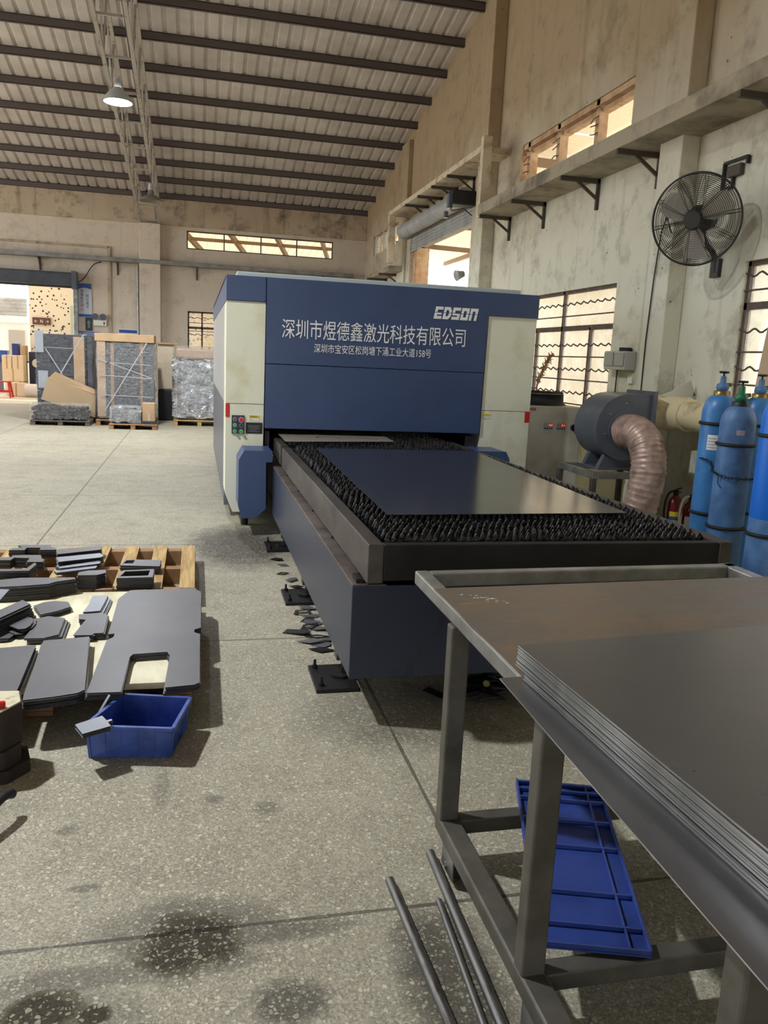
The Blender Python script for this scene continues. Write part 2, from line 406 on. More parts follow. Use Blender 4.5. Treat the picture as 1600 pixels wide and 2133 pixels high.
b = MB(); b.box((-1.44, YB - .28, 0), (-.91, YB, 4.78)); struct('column_back', b, M_WALLB, .015)
b = MB(); b.box((-14, YB - .05, 4.10), (-2.2, YB, 4.15)); b.box((-2.25, YB - .05, 0), (-2.17, YB, 4.15)); struct('trim_2', b, M_BEAM, .01)
for i, (y0, y1, x0, z1) in enumerate(((7.23, 7.62, 4.41, 8.6), (12.70, 13.08, 4.39, 7.45), (18.16, 18.8, 4.5, 6.3))):
    struct('column_right', MB().box((x0, y0, 0), (XW, y1, z1)), M_WALL, .012)
# concrete ledge on steel brackets along the right wall
b = MB(); b.box((4.1, 4.6, 3.775), (XW, 12.1, 3.93)); led1 = struct('ledge_right', b, M_LEDGE, .006)
b = MB(); b.box((4.12, 12.2, 4.69), (XW, 18.2, 4.78)); b.box((4.12, 12.08, 3.75), (4.26, 12.2, 4.9)); b.box((4.12, 18.1, 3.7), (4.26, 18.25, 4.72))
led2 = struct('ledge_over_door', b, pm('ledge_painted', srgb(206, 192, 168), .8, 0, srgb(150, 120, 92), 5, .5, .7), .006)
b = MB(); b.box((4.2, 18.25, 3.55), (XW, 22.75, 3.66)); led3 = struct('ledge_right', b, M_LEDGE, .006)
def bracket(x, y, z, ax, led):
    """steel angle bracket: arm, strut, wall strip"""
    m = MB()
    if ax == 'r':
        m.box((x - .5, y - .02, z - .05), (x, y + .02, z)); m.box((x - .035, y - .02, z - .34), (x, y + .02, z)); m.bar((x - .30, y, z - .03), (x - .02, y, z - .22), .03, .03)
    else:
        m.box((x - .02, y - .33, z - .045), (x + .02, y, z)); m.box((x - .02, y - .03, z - .32), (x + .02, y, z)); m.bar((x, y - .2, z - .03), (x, y - .02, z - .22), .03, .03)
    return m.build('bracket', M_BRK, led)
for y in (6.0, 7.9, 9.21, 10.74, 12.0): bracket(XW, y, 3.775, 'r', led1)
for y in (13.81, 14.75, 15.7, 16.65): bracket(XW, y, 4.69, 'r', led2)
for y in (18.9, 20.2, 21.5): bracket(XW, y, 3.55, 'r', led3)
# cable tray along the back wall
b = MB(); b.box((-14, YB - .32, 3.76), (4.2, YB - .02, 3.86)); led4 = struct('wall_tray', b, pm('tray_grey', srgb(150, 150, 150), .45, .4, srgb(120, 116, 112), 4), .006)
for x in (-3.9, -2.0, .02, 1.7, 3.4): bracket(x, YB, 3.76, 'b', led4)

# ------------------------------------------------------------------ roof
SL = .2
def roof_z(y): return 5.565 + SL * (23 - y)
YR = 6.0
def corr(x0, x1, rows, step=.237, h=.036, w=.06):
    """ribbed sheet; rows is a list of (y, z)"""
    xs = []; x = x0
    while x < x1:
        xs += [(x, 0), (x + step - w - .03, 0), (x + step - w, h), (x + step - .03, h)]; x += step
    xs.append((x, 0)); m = MB(); n = len(xs)
    vs = [(a, y, z + hh) for y, z in rows for a, hh in xs]
    m.add(vs, [(k * n + i, k * n + i + 1, (k + 1) * n + i + 1, (k + 1) * n + i) for k in range(len(rows) - 1) for i in range(n - 1)])
    return m
ceil = struct('ceiling', corr(-14, 4.62, [(23.3, roof_z(23.3)), (YR, roof_z(YR)), (-7.2, roof_z(YR) - SL * 13.2)]), M_ROOF)
py = 23.0
pl = 0
for i in range(22):
    y = 22.95 - i * 1.01
    z = roof_z(y) if y > YR else roof_z(YR) - SL * (YR - y)
    m = MB(); s2 = SL if y > YR else -SL
    m.box((-14, y - .035, z - .135), (XW, y - .027, z - .002)); m.box((-14, y - .035, z - .135), (XW, y + .035, z - .127)); m.box((-14, y - .035, z - .012), (XW, y + .035, z - .004))
    m.build('purlin', M_PURLIN, ceil)
# box truss under the roof, running with the slope
tr = tag(bpy.data.objects.new('roof_truss', None), kind='structure'); COL.objects.link(tr)
ORG['roof_truss'] = Vector((0, 0, 0))
def zc(y): return 4.78 + .138 * (23 - y)
for x in (-1.40, -.955):
    MB().bar((x, 22.9, zc(22.9)), (x, 6.2, zc(6.2)), .06, .06).build('bottom_chord', M_TRUSS, tr)
    MB().bar((x, 22.9, roof_z(22.9) - .2), (x, 6.2, roof_z(6.2) - .2), .06, .06).build('top_chord', M_TRUSS, tr)
y = 22.6; k = 0
while y > 6.5:
    MB().bar((-1.40, y, zc(y)), (-.955, y, zc(y)), .035, .035).build('rung', M_TRUSS, tr)
    m = MB()
    for x in (-1.40, -.955):
        m.bar((x, y, zc(y)), (x, y - .6, roof_z(y - .6) - .2), .03, .03); m.bar((x, y - .6, roof_z(y - .6) - .2), (x, y - 1.2, zc(y - 1.2)), .03, .03)
    m.build('lacing', M_TRUSS, tr)
    y -= 1.2; k += 1
m = MB(); m.tube([(-1.0, y_, zc(y_) + .06 + .03 * math.sin(y_ * 3)) for y_ in [22.9 - .5 * i for i in range(33)]] , .013, 6); m.build('cable', M_BLACK, tr)

# ------------------------------------------------------------------ windows, vents, doors of the walls
M_FRAME = pm('window_steel', srgb(86, 76, 70), .6, .2, srgb(120, 92, 70), 8, .5, .7)
M_WOODF = pm('vent_wood', srgb(206, 174, 138), .75, 0, srgb(176, 136, 100), 5)
def glass_mat():
    k = NT('dusty_glass'); tr_ = k.new('ShaderNodeBsdfTransparent'); tl = k.new('ShaderNodeBsdfTranslucent'); mx = k.new('ShaderNodeMixShader')
    tl.inputs[0].default_value = (.9, .88, .82, 1); tr_.inputs[0].default_value = (.95, .95, .92, 1)
    f = k.band(k.noise(3, 5, .65), .3, .75); ff = k.math('ADD', k.math('MULTIPLY', f, .3), .15)
    gl = k.new('ShaderNodeBsdfGlossy'); gl.inputs['Roughness'].default_value = .1; m2 = k.new('ShaderNodeMixShader'); m2.inputs[0].default_value = .05
    k.l.new(ff, mx.inputs[0]); k.l.new(tr_.outputs[0], mx.inputs[1]); k.l.new(tl.outputs[0], mx.inputs[2])
    k.l.new(mx.outputs[0], m2.inputs[1]); k.l.new(gl.outputs[0], m2.inputs[2]); k.l.new(m2.outputs[0], k.out.inputs[0]); return k.m
M_GLASS = glass_mat()
def steel_window(name, axis, p, u0, u1, z0, z1, uprights, rails, wavy, straight):
    m = MB()
    def B(ua, ub, za, zb, d=.05):
        if axis == 'x': m.box((p, ua, za), (p + d, ub, zb))
        else: m.box((ua, p, za), (ub, p + d, zb))
    t = .04
    B(u0, u0 + t, z0, z1); B(u1 - t, u1, z0, z1); B(u0, u1, z0, z0 + t); B(u0, u1, z1 - t, z1)
    for u, za, zb in uprights: B(u - t / 2, u + t / 2, za, zb)
    for z in rails: B(u0, u1, z - .03, z + .03)
    fr = struct(name, m, M_FRAME)
    g = MB()
    def rod(z, wav):
        n = 60; pts = []
        for i in range(n + 1):
            u = u0 + (u1 - u0) * i / n; zz = z + (math.sin(u * 2 * math.pi / .18) * .018 if wav else 0)
            pts.append((p - .01, u, zz) if axis == 'x' else (u, p - .01, zz))
        g.tube(pts, .009, 5)
    for z in wavy: rod(z, True)
    for z in straight: rod(z, False)
    g.build('security_bars', M_FRAME, fr)
    q = MB()
    if axis == 'x': q.add([(p + .03, u0, z0), (p + .03, u1, z0), (p + .03, u1, z1), (p + .03, u0, z1)], [(0, 1, 2, 3)])
    else: q.add([(u0, p + .03, z0), (u1, p + .03, z0), (u1, p + .03, z1), (u0, p + .03, z1)], [(0, 1, 2, 3)])
    q.build('window_pane', M_GLASS, fr)
    return fr
steel_window('window_1', 'x', XW + .04, *WIN1, [(9.995, 1.0, 2.56), (9.207, 1.0, 2.09), (10.8, 1.0, 2.09), (11.4, 2.09, 2.56)], [2.09], [2.39, 1.88, 1.58, 1.29], [2.24, 1.735, 1.45, 1.15])
steel_window('window_2', 'x', XW + .04, *WIN2, [(5.6, 1.1, 2.566), (4.95, 1.1, 2.2)], [2.19], [2.45, 1.98, 1.66], [2.32, 1.8, 1.52, 1.3])
steel_window('window_3', 'y', YB + .06, *WINB, [(.16, 1.2, 2.63), (.8, 1.2, 2.63)], [2.2], [2.46, 2.02], [2.33, 2.11])
# vent above window_1: wooden posts with twisted wire, no glass
m = MB(); m.box((XW + .02, VENT_R[0], VENT_R[3] - .07), (XW + .2, VENT_R[1], VENT_R[3])); m.box((XW, VENT_R[1] - .06, VENT_R[2]), (XW + .2, VENT_R[1], VENT_R[3]))
m.box((XW + .06, VENT_R[0], VENT_R[3] - .15), (XW + .16, VENT_R[1], VENT_R[3] - .10))
for y in (11.52, 10.535, 9.463): m.box((XW + .02, y - .045, VENT_R[2]), (XW + .14, y + .045, VENT_R[3]))
fr = struct('window_4', m, M_WOODF, .004)
m = MB()
random.seed(3)
for y in (11.52, 10.535, 9.463):
    for z in (4.32, 4.42, 4.5, 4.6):
        m.tube([(XW - .01, y - .1, z + random.uniform(-.03, .03)), (XW - .02, y, z), (XW - .01, y + .1, z + random.uniform(-.03, .03))], .007, 5)
m.build('wire_tie', M_FRAME, fr)
m = MB(); t = .03
for x0 in (VENT_B[0], .716, 1.695, 2.667, VENT_B[1] - t): m.box((x0, YB + .04, VENT_B[2]), (x0 + t, YB + .08, VENT_B[3]))
m.box((VENT_B[0], YB + .04, VENT_B[2]), (VENT_B[1], YB + .08, VENT_B[2] + t)); m.box((VENT_B[0], YB + .04, VENT_B[3] - t), (VENT_B[1], YB + .08, VENT_B[3]))
struct('window_5', m, M_FRAME)
m = MB()
for z in [4.3 + .075 * i for i in range(6)]:
    m.add([(XW + .02, LOUV[0], z), (XW + .02, LOUV[1], z), (XW + .12, LOUV[1], z + .06), (XW + .12, LOUV[0], z + .06)], [(0, 1, 2, 3)])
for y in (19.1, 20.0, 20.9, 21.8): m.box((XW + .02, y, LOUV[2]), (XW + .14, y + .05, LOUV[3]))
struct('window_6', m, pm('louvre_white', srgb(214, 210, 196), .7))
# roller shutters
def slats(axis, p, u0, u1, z0, z1, step=.075):
    m = MB(); z = z0; pts = []
    while z < z1:
        pts += [(0, z), (.022, z + step * .5), (0, z + step * .96)]; z += step
    for (d0, za), (d1, zb) in zip(pts, pts[1:]):
        if axis == 'x': m.add([(p - d0, u0, za), (p - d0, u1, za), (p - d1, u1, zb), (p - d1, u0, zb)], [(0, 1, 2, 3)])
        else: m.add([(u0, p - d0, za), (u1, p - d0, za), (u1, p - d1, zb), (u0, p - d1, zb)], [(0, 1, 2, 3)])
    return m
M_SHUT = pm('shutter_grey_blue', srgb(176, 178, 180), .45, .2, srgb(150, 152, 156), 3)
M_SHUTD = pm('shutter_dark', srgb(74, 78, 88), .5, .2, srgb(60, 62, 70), 3)
d1 = struct('door_1', slats('x', XW - .02, 13.6, 17.9, 3.92, 4.2, .06), M_SHUT)
MB().cyl((XW - .17, 13.75, 4.36), (XW - .17, 18.05, 4.36), .15, n=24).build('shutter_roll', M_SHUT, d1)
m = MB(); m.box((XW - .05, 13.1, 0), (XW, 13.7, 4.2)); m.box((XW - .06, 17.8, 0), (XW, 18.1, 4.2)); m.build('door_jamb', M_WALL, d1)
m = MB(); m.box((XW + .02, 17.5, 0), (XW + .3, 17.8, 3.98)); m.build('jamb_lining', M_WOODF, d1)
d2 = struct('door_2', slats('y', YB - .1, -7.3, -3.06, 3.03, 3.36), M_SHUTD)
MB().box((-7.3, YB - .42, 3.08), (-3.08, YB - .06, 3.40)).build('shutter_box', M_SHUTD, d2, .03)
MB().box((-3.1, YB - .2, 0), (-2.99, YB - .04, 3.3)).build('guide_rail', M_GAL, d2, .01)
MB().box((-3.1, YB - .44, 3.0), (-2.98, YB - .02, 3.44)).build('end_plate', M_DKGREY, d2)
# ------------------------------------------------------------------ outside: lean-to roofs, neighbours
def sheet_translucent(name, col):
    k = NT(name); d = k.new('ShaderNodeBsdfDiffuse'); t = k.new('ShaderNodeBsdfTranslucent'); x = k.new('ShaderNodeMixShader'); x.inputs[0].default_value = .2
    d.inputs[0].default_value = col; t.inputs[0].default_value = col
    k.l.new(d.outputs[0], x.inputs[1]); k.l.new(t.outputs[0], x.inputs[2]); k.l.new(x.outputs[0], k.out.inputs[0]); return k.m
M_LEAN = sheet_translucent('lean_to_sheet', srgb(228, 212, 182))
M_RAFT = pm('lean_to_beam', srgb(128, 106, 84), .7)
def leanto_right():
    for y0, y1, x1 in ((1.0, 12.9, 7.3), (13.0, 30, 14.5)):
        m = MB(); y = y0; prof = []
        while y < y1: prof += [(y, 0), (y + .17, 0), (y + .19, .04), (y + .22, .04)]; y += .24
        n = len(prof); zz = lambda x: 5.35 - (x - 4.9) * .026
        m.add([(x, yy, zz(x) + h) for x in (4.9, x1) for yy, h in prof], [(i, i + 1, n + i + 1, n + i) for i in range(n - 1)])
        st = struct('roof_outside', m, M_LEAN)
        for x in (5.55, 7.1, 9.0, 10.6, 12.2):
            if x < x1: MB().box((x - .05, y0, zz(x) - .14), (x + .05, y1, zz(x) - .01)).build('beam', M_RAFT, st)
        if x1 > 10:
            for y in (14, 17.5, 21, 25): MB().bar((4.95, y, 5.1), (14.4, y, 4.9), .08, .14).build('rafter', M_RAFT, st)
leanto_right()
def leanto_back():
    m = MB(); x = -9.0; prof = []
    while x < 6: prof += [(x, 0), (x + .17, 0), (x + .19, .04), (x + .22, .04)]; x += .24
    n = len(prof)
    vs = [(xx, y, z + h) for y, z in ((23.4, 5.5), (30.2, 4.75)) for xx, h in prof]
    m.add(vs, [(i, i + 1, n + i + 1, n + i) for i in range(n - 1)])
    st = struct('roof_outside', m, M_LEAN)
    for x in (-1, .4, 1.8, 3.2, 4.6): MB().bar((x, 23.4, 5.38), (x + 1.6, 30.2, 4.63), .1, .16).build('rafter', M_RAFT, st)
    MB().bar((-9, 26.8, 4.98), (6, 26.8, 4.98), .06, .1).build('beam', M_RAFT, st)
leanto_back()
def dotted():
    k = NT('vent_block_wall'); v = k.new('ShaderNodeTexVoronoi'); v.inputs['Scale'].default_value = 8; k.l.new(k.coord(), v.inputs['Vector'])
    d = k.math('LESS_THAN', v.outputs['Distance'], .26)
    d = k.math('MULTIPLY', d, k.band(k.noise(.9, 3), .30, .36))
    k.set('Base Color', k.mix(d, k.mix(k.noise(1.2, 4), srgb(240, 233, 220), srgb(226, 216, 200)), srgb(70, 60, 50))).set('Roughness', .9); return k.m
m = MB(); m.box((-5.3, 29.0, 0), (5, 29.3, 4.6))
struct('wall_outside', m, dotted())
m = MB(); m.box((-4.02, 28.9, .2), (-3.2, 28.99, 2.85)); m.box((-2.0, 28.9, .2), (-1.0, 28.99, 2.6))
struct('door_outside', m, pm('pale_green_door', srgb(190, 200, 186), .5))
m = MB(); m.box((-14, 30.5, 0), (-5.1, 31, 2.25)); m.box((-14, 30.35, 2.25), (-5.1, 31, 2.45))
wo = struct('wall_outside', m, pm('white_render', srgb(232, 230, 226), .8))
MB().box((-6.25, 30.44, 0), (-5.75, 30.5, 2.0)).build('open_door', pm('pale_door', srgb(170, 164, 156), .6), wo)
MB().box((-7.3, 30.44, 0), (-6.85, 30.5, 2.0)).build('open_door', pm('pale_door', srgb(170, 164, 156), .6), wo)
sh = slats('y', 30.3, -14, -5.6, 2.46, 2.95, .12); struct('shutter_outside', sh, M_SHUT)
m = MB(); m.box((-5.2, 28.93, 2.2), (-4.65, 28.99, 2.42))
exit_s = solid('exit_sign', m, pm('brown_sign', srgb(96, 62, 54), .5), 'small brown sign with white arrows on the dotted wall outside the back doorway', 'sign')
text('sign_arrows', '←  N  →', (-5.14, 28.925, 2.25), .11, .44, M_WHITE, exit_s, .002)
# neighbour's wall outside the right windows
m = MB(); m.box((10.5, -4, 0), (10.8, 34.0, 4.0)); struct('wall_outside', m, pm('cream_neighbour_wall', srgb(250, 248, 243), .9, 0, srgb(240, 234, 218), .8, .45, .7))
# dried palm frond leaning at window_1 and things by the back doorway
m = MB(); random.seed(5)
for i in range(150):
    t = random.random(); p = Vector((4.52, 10.36 - .42 * t, 1.36 + .40 * t + .04 * math.sin(t * 3.1))); w_ = .35 + .65 * math.sin(.4 + 2.4 * t)
    d = Vector((random.uniform(-.05, .03), random.uniform(-.10, .06), random.uniform(-.05, .09))) * w_
    m.tube([p, p + d], .006, 4, rad=[.011, .003])
m.tube([(4.5, 10.5, 0), (4.52, 10.42, 1.1), (4.52, 10.36, 1.36), (4.52, 10.1, 1.64), (4.52, 9.95, 1.77), (4.52, 9.90, 1.74)], .012, 6)
solid('dried_palm_frond', m, pm('dry_frond', srgb(150, 112, 84), .9), 'dried brown palm frond stuck upright in front of the barred window by the machine', 'dried plant', loc=(4.5, 10.5, 0))

# ------------------------------------------------------------------ high bay lamps
M_BULB = emit('lamp_glow', (.93, .97, 1, 1), 60)
M_SHADE = pm('lamp_shade', srgb(196, 200, 204), .3, .5)
M_SHADEIN = pm('lamp_reflector', srgb(235, 238, 240), .4)
def high_bay(x, y, z, label, lit=True, power=1.0, top=None):
    t = thing('high_bay_lamp', (x, y, z), label, 'ceiling lamp')
    MB().lathe([(.235, 0), (.225, .035), (.19, .10), (.13, .17), (.075, .22), (.07, .225)] if lit else [(.25, 0), (.235, .03), (.16, .09), (.07, .13), (.06, .225)], (x, y, z), 36, caps=False).build('lamp_shade', M_SHADE if lit else pm('dusty_shade', srgb(122, 116, 106), .6), t)
    if lit: MB().lathe([(.228, .002), (.215, .035), (.18, .10), (.12, .165)], (x, y, z), 36, caps=False).build('reflector', M_SHADEIN, t)
    MB().cyl((x, y, z + .22), (x, y, z + .36), .06, .045, 20).build('ballast', M_SHADE, t)
    MB().cyl((x, y, z + .36), (x, y, top or z + .9), .012, n=8).build('hanging_rod', M_BRK, t)
    if lit:
        MB().cyl((x, y, z + .04), (x, y, z + .045), .17, n=28).build('light_source', M_BULB, t)
        d = bpy.data.lights.new('lamp_light', 'AREA'); d.shape = 'DISK'; d.size = .34; d.energy = LAMP_W * power; d.color = (.93, .97, 1.0); d.spread = R(150)
        o = bpy.data.objects.new('lamp_light', d); COL.objects.link(o); o.parent = t; o.location = (0, 0, .03)
    else: MB().lathe([(.07, .12), (.04, .07), (.001, .05)], (x, y, z), 20).build('bulb', M_SHADEIN, t)
    return t
high_bay(-1.27, 15.1, 5.58, 'lit round high bay lamp hanging bright below the roof truss', True, .75, zc(15.1))
high_bay(-.955, 19.1, 4.72, 'unlit grey lamp shade hanging at the far end of the roof truss', False, 0, 5.30)
high_bay(-3.5, 4.7, 6.6, 'lit high bay lamp over the near left floor, above the cut parts', True, 1.3, 8.8)
high_bay(-6.6, 13.5, 6.2, 'unseen lit high bay lamp added far left over the open floor', True, .65, 7.42)  # out-of-view lamp added for more light from the far left

# ------------------------------------------------------------------ laser cutting machine
FY = 7.47
mac = thing('laser_cutting_machine', (1.73, FY, 0), 'large blue and cream enclosed laser cutting machine with white Chinese lettering on its front', 'machine')
m = MB(); m.prismy([(.262, .32), (.33, .147), (.60, .147), (.606, 2.047), (.262, 2.047)], FY, FY + .5); lc = m.build('left_column', M_CREAM, mac, .008); lc['label'] = 'cream column with push buttons'
MB().box((.264, FY - .0015, 1.143), (.606, FY + .01, 1.147)).build('panel_seam', M_BLACK, lc)
m = MB(); m.prismy([(2.69, .15), (3.2, .15), (3.2, 2.045), (2.712, 2.045)], FY, FY + .5); rc = m.build('right_column', M_CREAM, mac, .008)
MB().box((2.70, FY - .0015, 1.153), (3.2, FY + .01, 1.157)).build('panel_seam', M_BLACK, rc)
MB().box((.258, FY - .012, 2.047), (.608, FY + .5, 2.264)).build('left_cap', M_BLUE, mac, .006)
m = MB(); m.prismy([(.612, 1.515), (2.688, 1.515), (2.70, 2.047), (3.205, 2.047), (3.205, 2.262), (.612, 2.262)], FY - .02, FY + .03); fp = m.build('fascia_panel', M_BLUE, mac, .006); fp['label'] = 'blue panel with white lettering'
MB().box((.612, FY - .022, .927), (2.688, FY + .03, 1.509)).build('lifting_door', M_BLUE, mac, .006)
TY = FY - .024
text('lettering', '深圳市煜德鑫激光科技有限公司', (.752, TY, 1.745), .172, 1.73, M_WHITE, fp, .0005)
text('lettering', '深圳市宝安区松岗塘下涌工业大道158号', (1.046, TY, 1.628), .082, 1.108, M_WHITE, fp, .0005)
def edson():
    """sheared block capitals, each cut by a thin slot"""
    w, g, st, H, hs = .074, .012, .023, .112, .24   # letter width, gap, upright, height, share of a bar
    e = w - st
    arch = [(0, .55), (st, .55), (st, 1 - hs), (e, 1 - hs), (e, .55), (w, .55), (w, 1), (0, 1)]
    L = {'E': [[(0, .55), (st, .55), (st, 1 - hs), (w, 1 - hs), (w, 1), (0, 1)], [(0, 0), (w, 0), (w, hs), (st, hs), (st, .36), (w * .9, .36), (w * .9, .5), (0, .5)]],
         'D': [[(0, .55), (st, .55), (st, 1 - hs), (w * .56, 1 - hs), (e, .66), (e, .55), (w, .55), (w, .74), (w * .74, 1), (0, 1)], [(0, 0), (w * .74, 0), (w, .26), (w, .5), (e, .5), (e, .36), (w * .56, hs), (st, hs), (st, .5), (0, .5)]],
         'S': [[(0, .55), (st, .55), (st, 1 - hs), (w, 1 - hs), (w, 1), (0, 1)], [(0, 0), (w, 0), (w, .5), (0, .5), (0, .36), (e, .36), (e, hs), (0, hs)]],
         'O': [arch, [(0, 0), (w, 0), (w, .5), (e, .5), (e, hs), (st, hs), (st, .5), (0, .5)]],
         'N': [arch, [(0, 0), (st, 0), (st, .5), (0, .5)], [(e, 0), (w, 0), (w, .5), (e, .5)]]}
    m = MB(); x0 = 2.158; z0 = 1.992
    for li, c in enumerate('EDSON'):
        for poly in L[c]: m.prismy([(x0 + li * (w + g) + x + z * H * .19, z0 + z * H) for x, z in poly], TY - .001, TY + .0038)
    return m.build('logo_lettering', M_WHITE, fp)
edson()
# flank, roof and back of the housing
MB().box((.264, FY + .5, 1.13), (.30, 13.0, 2.05)).build('side_panel', M_GREYP, mac)
MB().box((.258, FY + .5, 2.05), (.30, 13.0, 2.264)).build('side_band', M_BLUE, mac)
MB().box((.27, FY + .5, .12), (.31, 13.0, 1.13)).build('lower_side_panel', M_DKGREY, mac)
MB().box((3.16, FY + .5, .12), (3.2, 13.0, 2.264)).build('side_panel', M_CREAM, mac)
MB().box((.30, 12.95, .12), (3.16, 13.0, 2.26)).build('back_panel', M_DKGREY, mac)
MB().box((.258, FY + .03, 2.245), (3.205, 13.0, 2.268)).build('roof_panel', M_BLUE, mac)
MB().box((.36, FY + .25, 2.268), (3.12, 12.8, 2.325)).build('roof_cover', pm('machine_pale_grey', srgb(186, 196, 196), .4), mac, .01)
m = MB(); m.box((.31, 8.7, .98), (3.15, 9.0, 1.3)); m.build('gantry_beam', M_BLACK, mac, .01)
hd = MB().box((1.92, 8.45, 1.0), (2.12, 8.72, 1.35)).build('cutting_head', M_DARKST, mac, .01)
MB().cyl((2.02, 8.56, 1.0), (2.02, 8.56, .9), .035, .008, 16).build('nozzle', M_BRASS, hd)
cp = MB().box((.316, FY - .012, .873), (.431, FY, 1.04)).build('control_panel', M_NAVY, mac, .002)
def btn(x, z, r, mat, name, h=.014):
    MB().cyl((x, FY - .012, z), (x, FY - .018, z), r * 1.25, n=20).build('bezel', M_GAL, cp)
    MB().cyl((x, FY - .018, z), (x, FY - .018 - h, z), r, r * .9, 20).build(name, mat, cp)
btn(.345, 1.005, .0135, pm('dark_red_lens', srgb(120, 30, 34), .3), 'indicator'); btn(.402, 1.0, .02, M_RED, 'emergency_stop', .03)
btn(.345, .95, .0145, M_GREEN, 'push_button'); btn(.402, .95, .0135, M_BLACK, 'selector_switch', .02)
btn(.345, .895, .0145, M_GREEN, 'push_button'); btn(.402, .895, .0145, M_GREEN, 'push_button')
def plate(x0, x1, z0, z1, mat, name): return MB().box((x0, FY - .003, z0), (x1, FY, z1)).build(name, mat, mac)
w = plate(.471, .565, .99, 1.045, M_LABEL, 'warning_label'); MB().box((.473, FY - .004, 1.02), (.563, FY - .003, 1.043)).build('yellow_strip', M_YEL, w)
MB().prismy([(.478, .995), (.502, .995), (.49, 1.016)], FY - .004, FY - .003).build('warning_triangle', M_YEL, w)
text('lettering', '注意安全', (.48, FY - .0045, 1.024), .014, .07, M_BLACK, w, .0002)
w = plate(2.706, 2.797, 1.075, 1.125, M_LABEL, 'warning_label'); MB().box((2.708, FY - .004, 1.10), (2.795, FY - .003, 1.123)).build('yellow_strip', M_YEL, w)
MB().prismy([(2.713, 1.079), (2.735, 1.079), (2.724, 1.098)], FY - .004, FY - .003).build('warning_triangle', M_YEL, w)
npl = plate(.444, .594, .876, .977, M_BLACK, 'nameplate')
m = MB()
for i in range(5): m.box((.462, FY - .004, .945 - i * .013), (.462 + (.115, .1, .11, .08, .105)[i], FY - .003, .949 - i * .013))
m.build('engraved_lines', pm('plate_grey', srgb(130, 130, 130), .5), npl)
MB().box((.262, FY - .006, 1.022), (.296, FY + .06, 1.142)).build('red_marker', M_RED, mac, .004)
MB().box((3.152, FY - .006, 1.05), (3.204, FY + .06, 1.155)).build('red_marker', M_RED, mac, .004)
# drive covers at the foot of both columns
m = MB(); m.prismy([(.363, .68), (.41, .765), (.655, .765), (.655, .665), (.60, .665), (.605, .25), (.515, .165), (.395, .165), (.363, .27)], 7.08, FY); m.build('drive_cover', pm('cover_blue', srgb(58, 78, 120), .38), mac, .012)
m = MB(); m.prismy([(2.56, .80), (2.83, .80), (2.87, .73), (2.87, .27), (2.80, .165), (2.66, .165), (2.58, .3)], 7.08, FY); m.build('drive_cover', pm('cover_blue', srgb(58, 78, 120), .38), mac, .012)
for x, y in ((.45, 7.62), (3.0, 7.62), (.45, 12.6), (3.0, 12.6), (.34, 9.2)):
    MB().cyl((x, y, 0), (x, y, .15), .035, n=14).build('levelling_foot', M_BLACK, mac)
M_IN = pm('machine_inside_dark', srgb(40, 40, 44), .6)
MB().box((.62, 7.5, .2), (.66, 12.9, .9)).build('inner_rail', M_IN, mac)
MB().box((2.56, 7.5, .2), (2.66, 12.9, .9)).build('inner_rail', M_IN, mac)

# ------------------------------------------------------------------ exchange table base
tab = thing('exchange_table', (1.6, 3.3, 0), 'long low blue steel base under the spiked tray, running into the machine', 'table')
TF, TB, TL, TR_ = 3.3, 7.05, .66, 2.5
m = MB(); m.box((TL, TF + .006, .205), (TL + .01, TB, .633)); m.box((TR_ - .01, TF + .006, .205), (TR_, TB, .633)); m.build('side_panel', M_NAVY, tab, .004)
MB().box((TL, TF, .205), (TR_, TF + .008, .633)).build('front_panel', M_NAVY, tab, .003)
MB().box((TL + .03, TF + .03, .24), (TR_ - .03, TB, .56)).build('inner_frame', M_DARKST, tab)
m = MB(); m.box((TL, TF, .628), (TL + .15, TB, .638)); m.box((TR_ - .15, TF, .628), (TR_, TB, .638)); m.build('top_ledge', M_LEDGES, tab, .002)
m = MB()
for y in (3.4, 4.5, 5.6, 6.7): m.cyl((TL + .11, y, .638), (TL + .11, y, .648), .012, n=8)
m.box((TL + .02, TF + .02, .638), (TL + .05, TF + .12, .658)); m.build('stop_block', M_DARKST, tab)
for y in (3.80, 5.20, 6.65):
    for x in (TL + .055, TR_ - .13):
        lg = MB().box((x, y + .12, .05), (x + .075, y + .2, .24)).build('leg', M_TUBED, tab, .003)
        MB().cyl((x + .02, y, .02), (x + .02, y, .22), .02, n=10).build('levelling_bolt', M_DARKST, lg)
        MB().cyl((x + .0, y, .02), (x + .0, y, .034), .055, n=24).build('foot_disc', M_DARKST, lg)
        px = TL - .09 if x < 1.5 else TR_ - .12
        ap = MB().box((px, y - .17, 0), (px + .21, y + .15, .02)).build('anchor_plate', M_DARKST, tab, .002)
        for dx, dy in ((.03, .11), (.03, -.12)):
            MB().cyl((px + dx, y + dy, .02), (px + dx, y + dy, .035), .014, n=6).cyl((px + dx, y + dy, .02), (px + dx, y + dy, .065), .007, n=8).build('anchor_bolt', M_DARKST, ap)

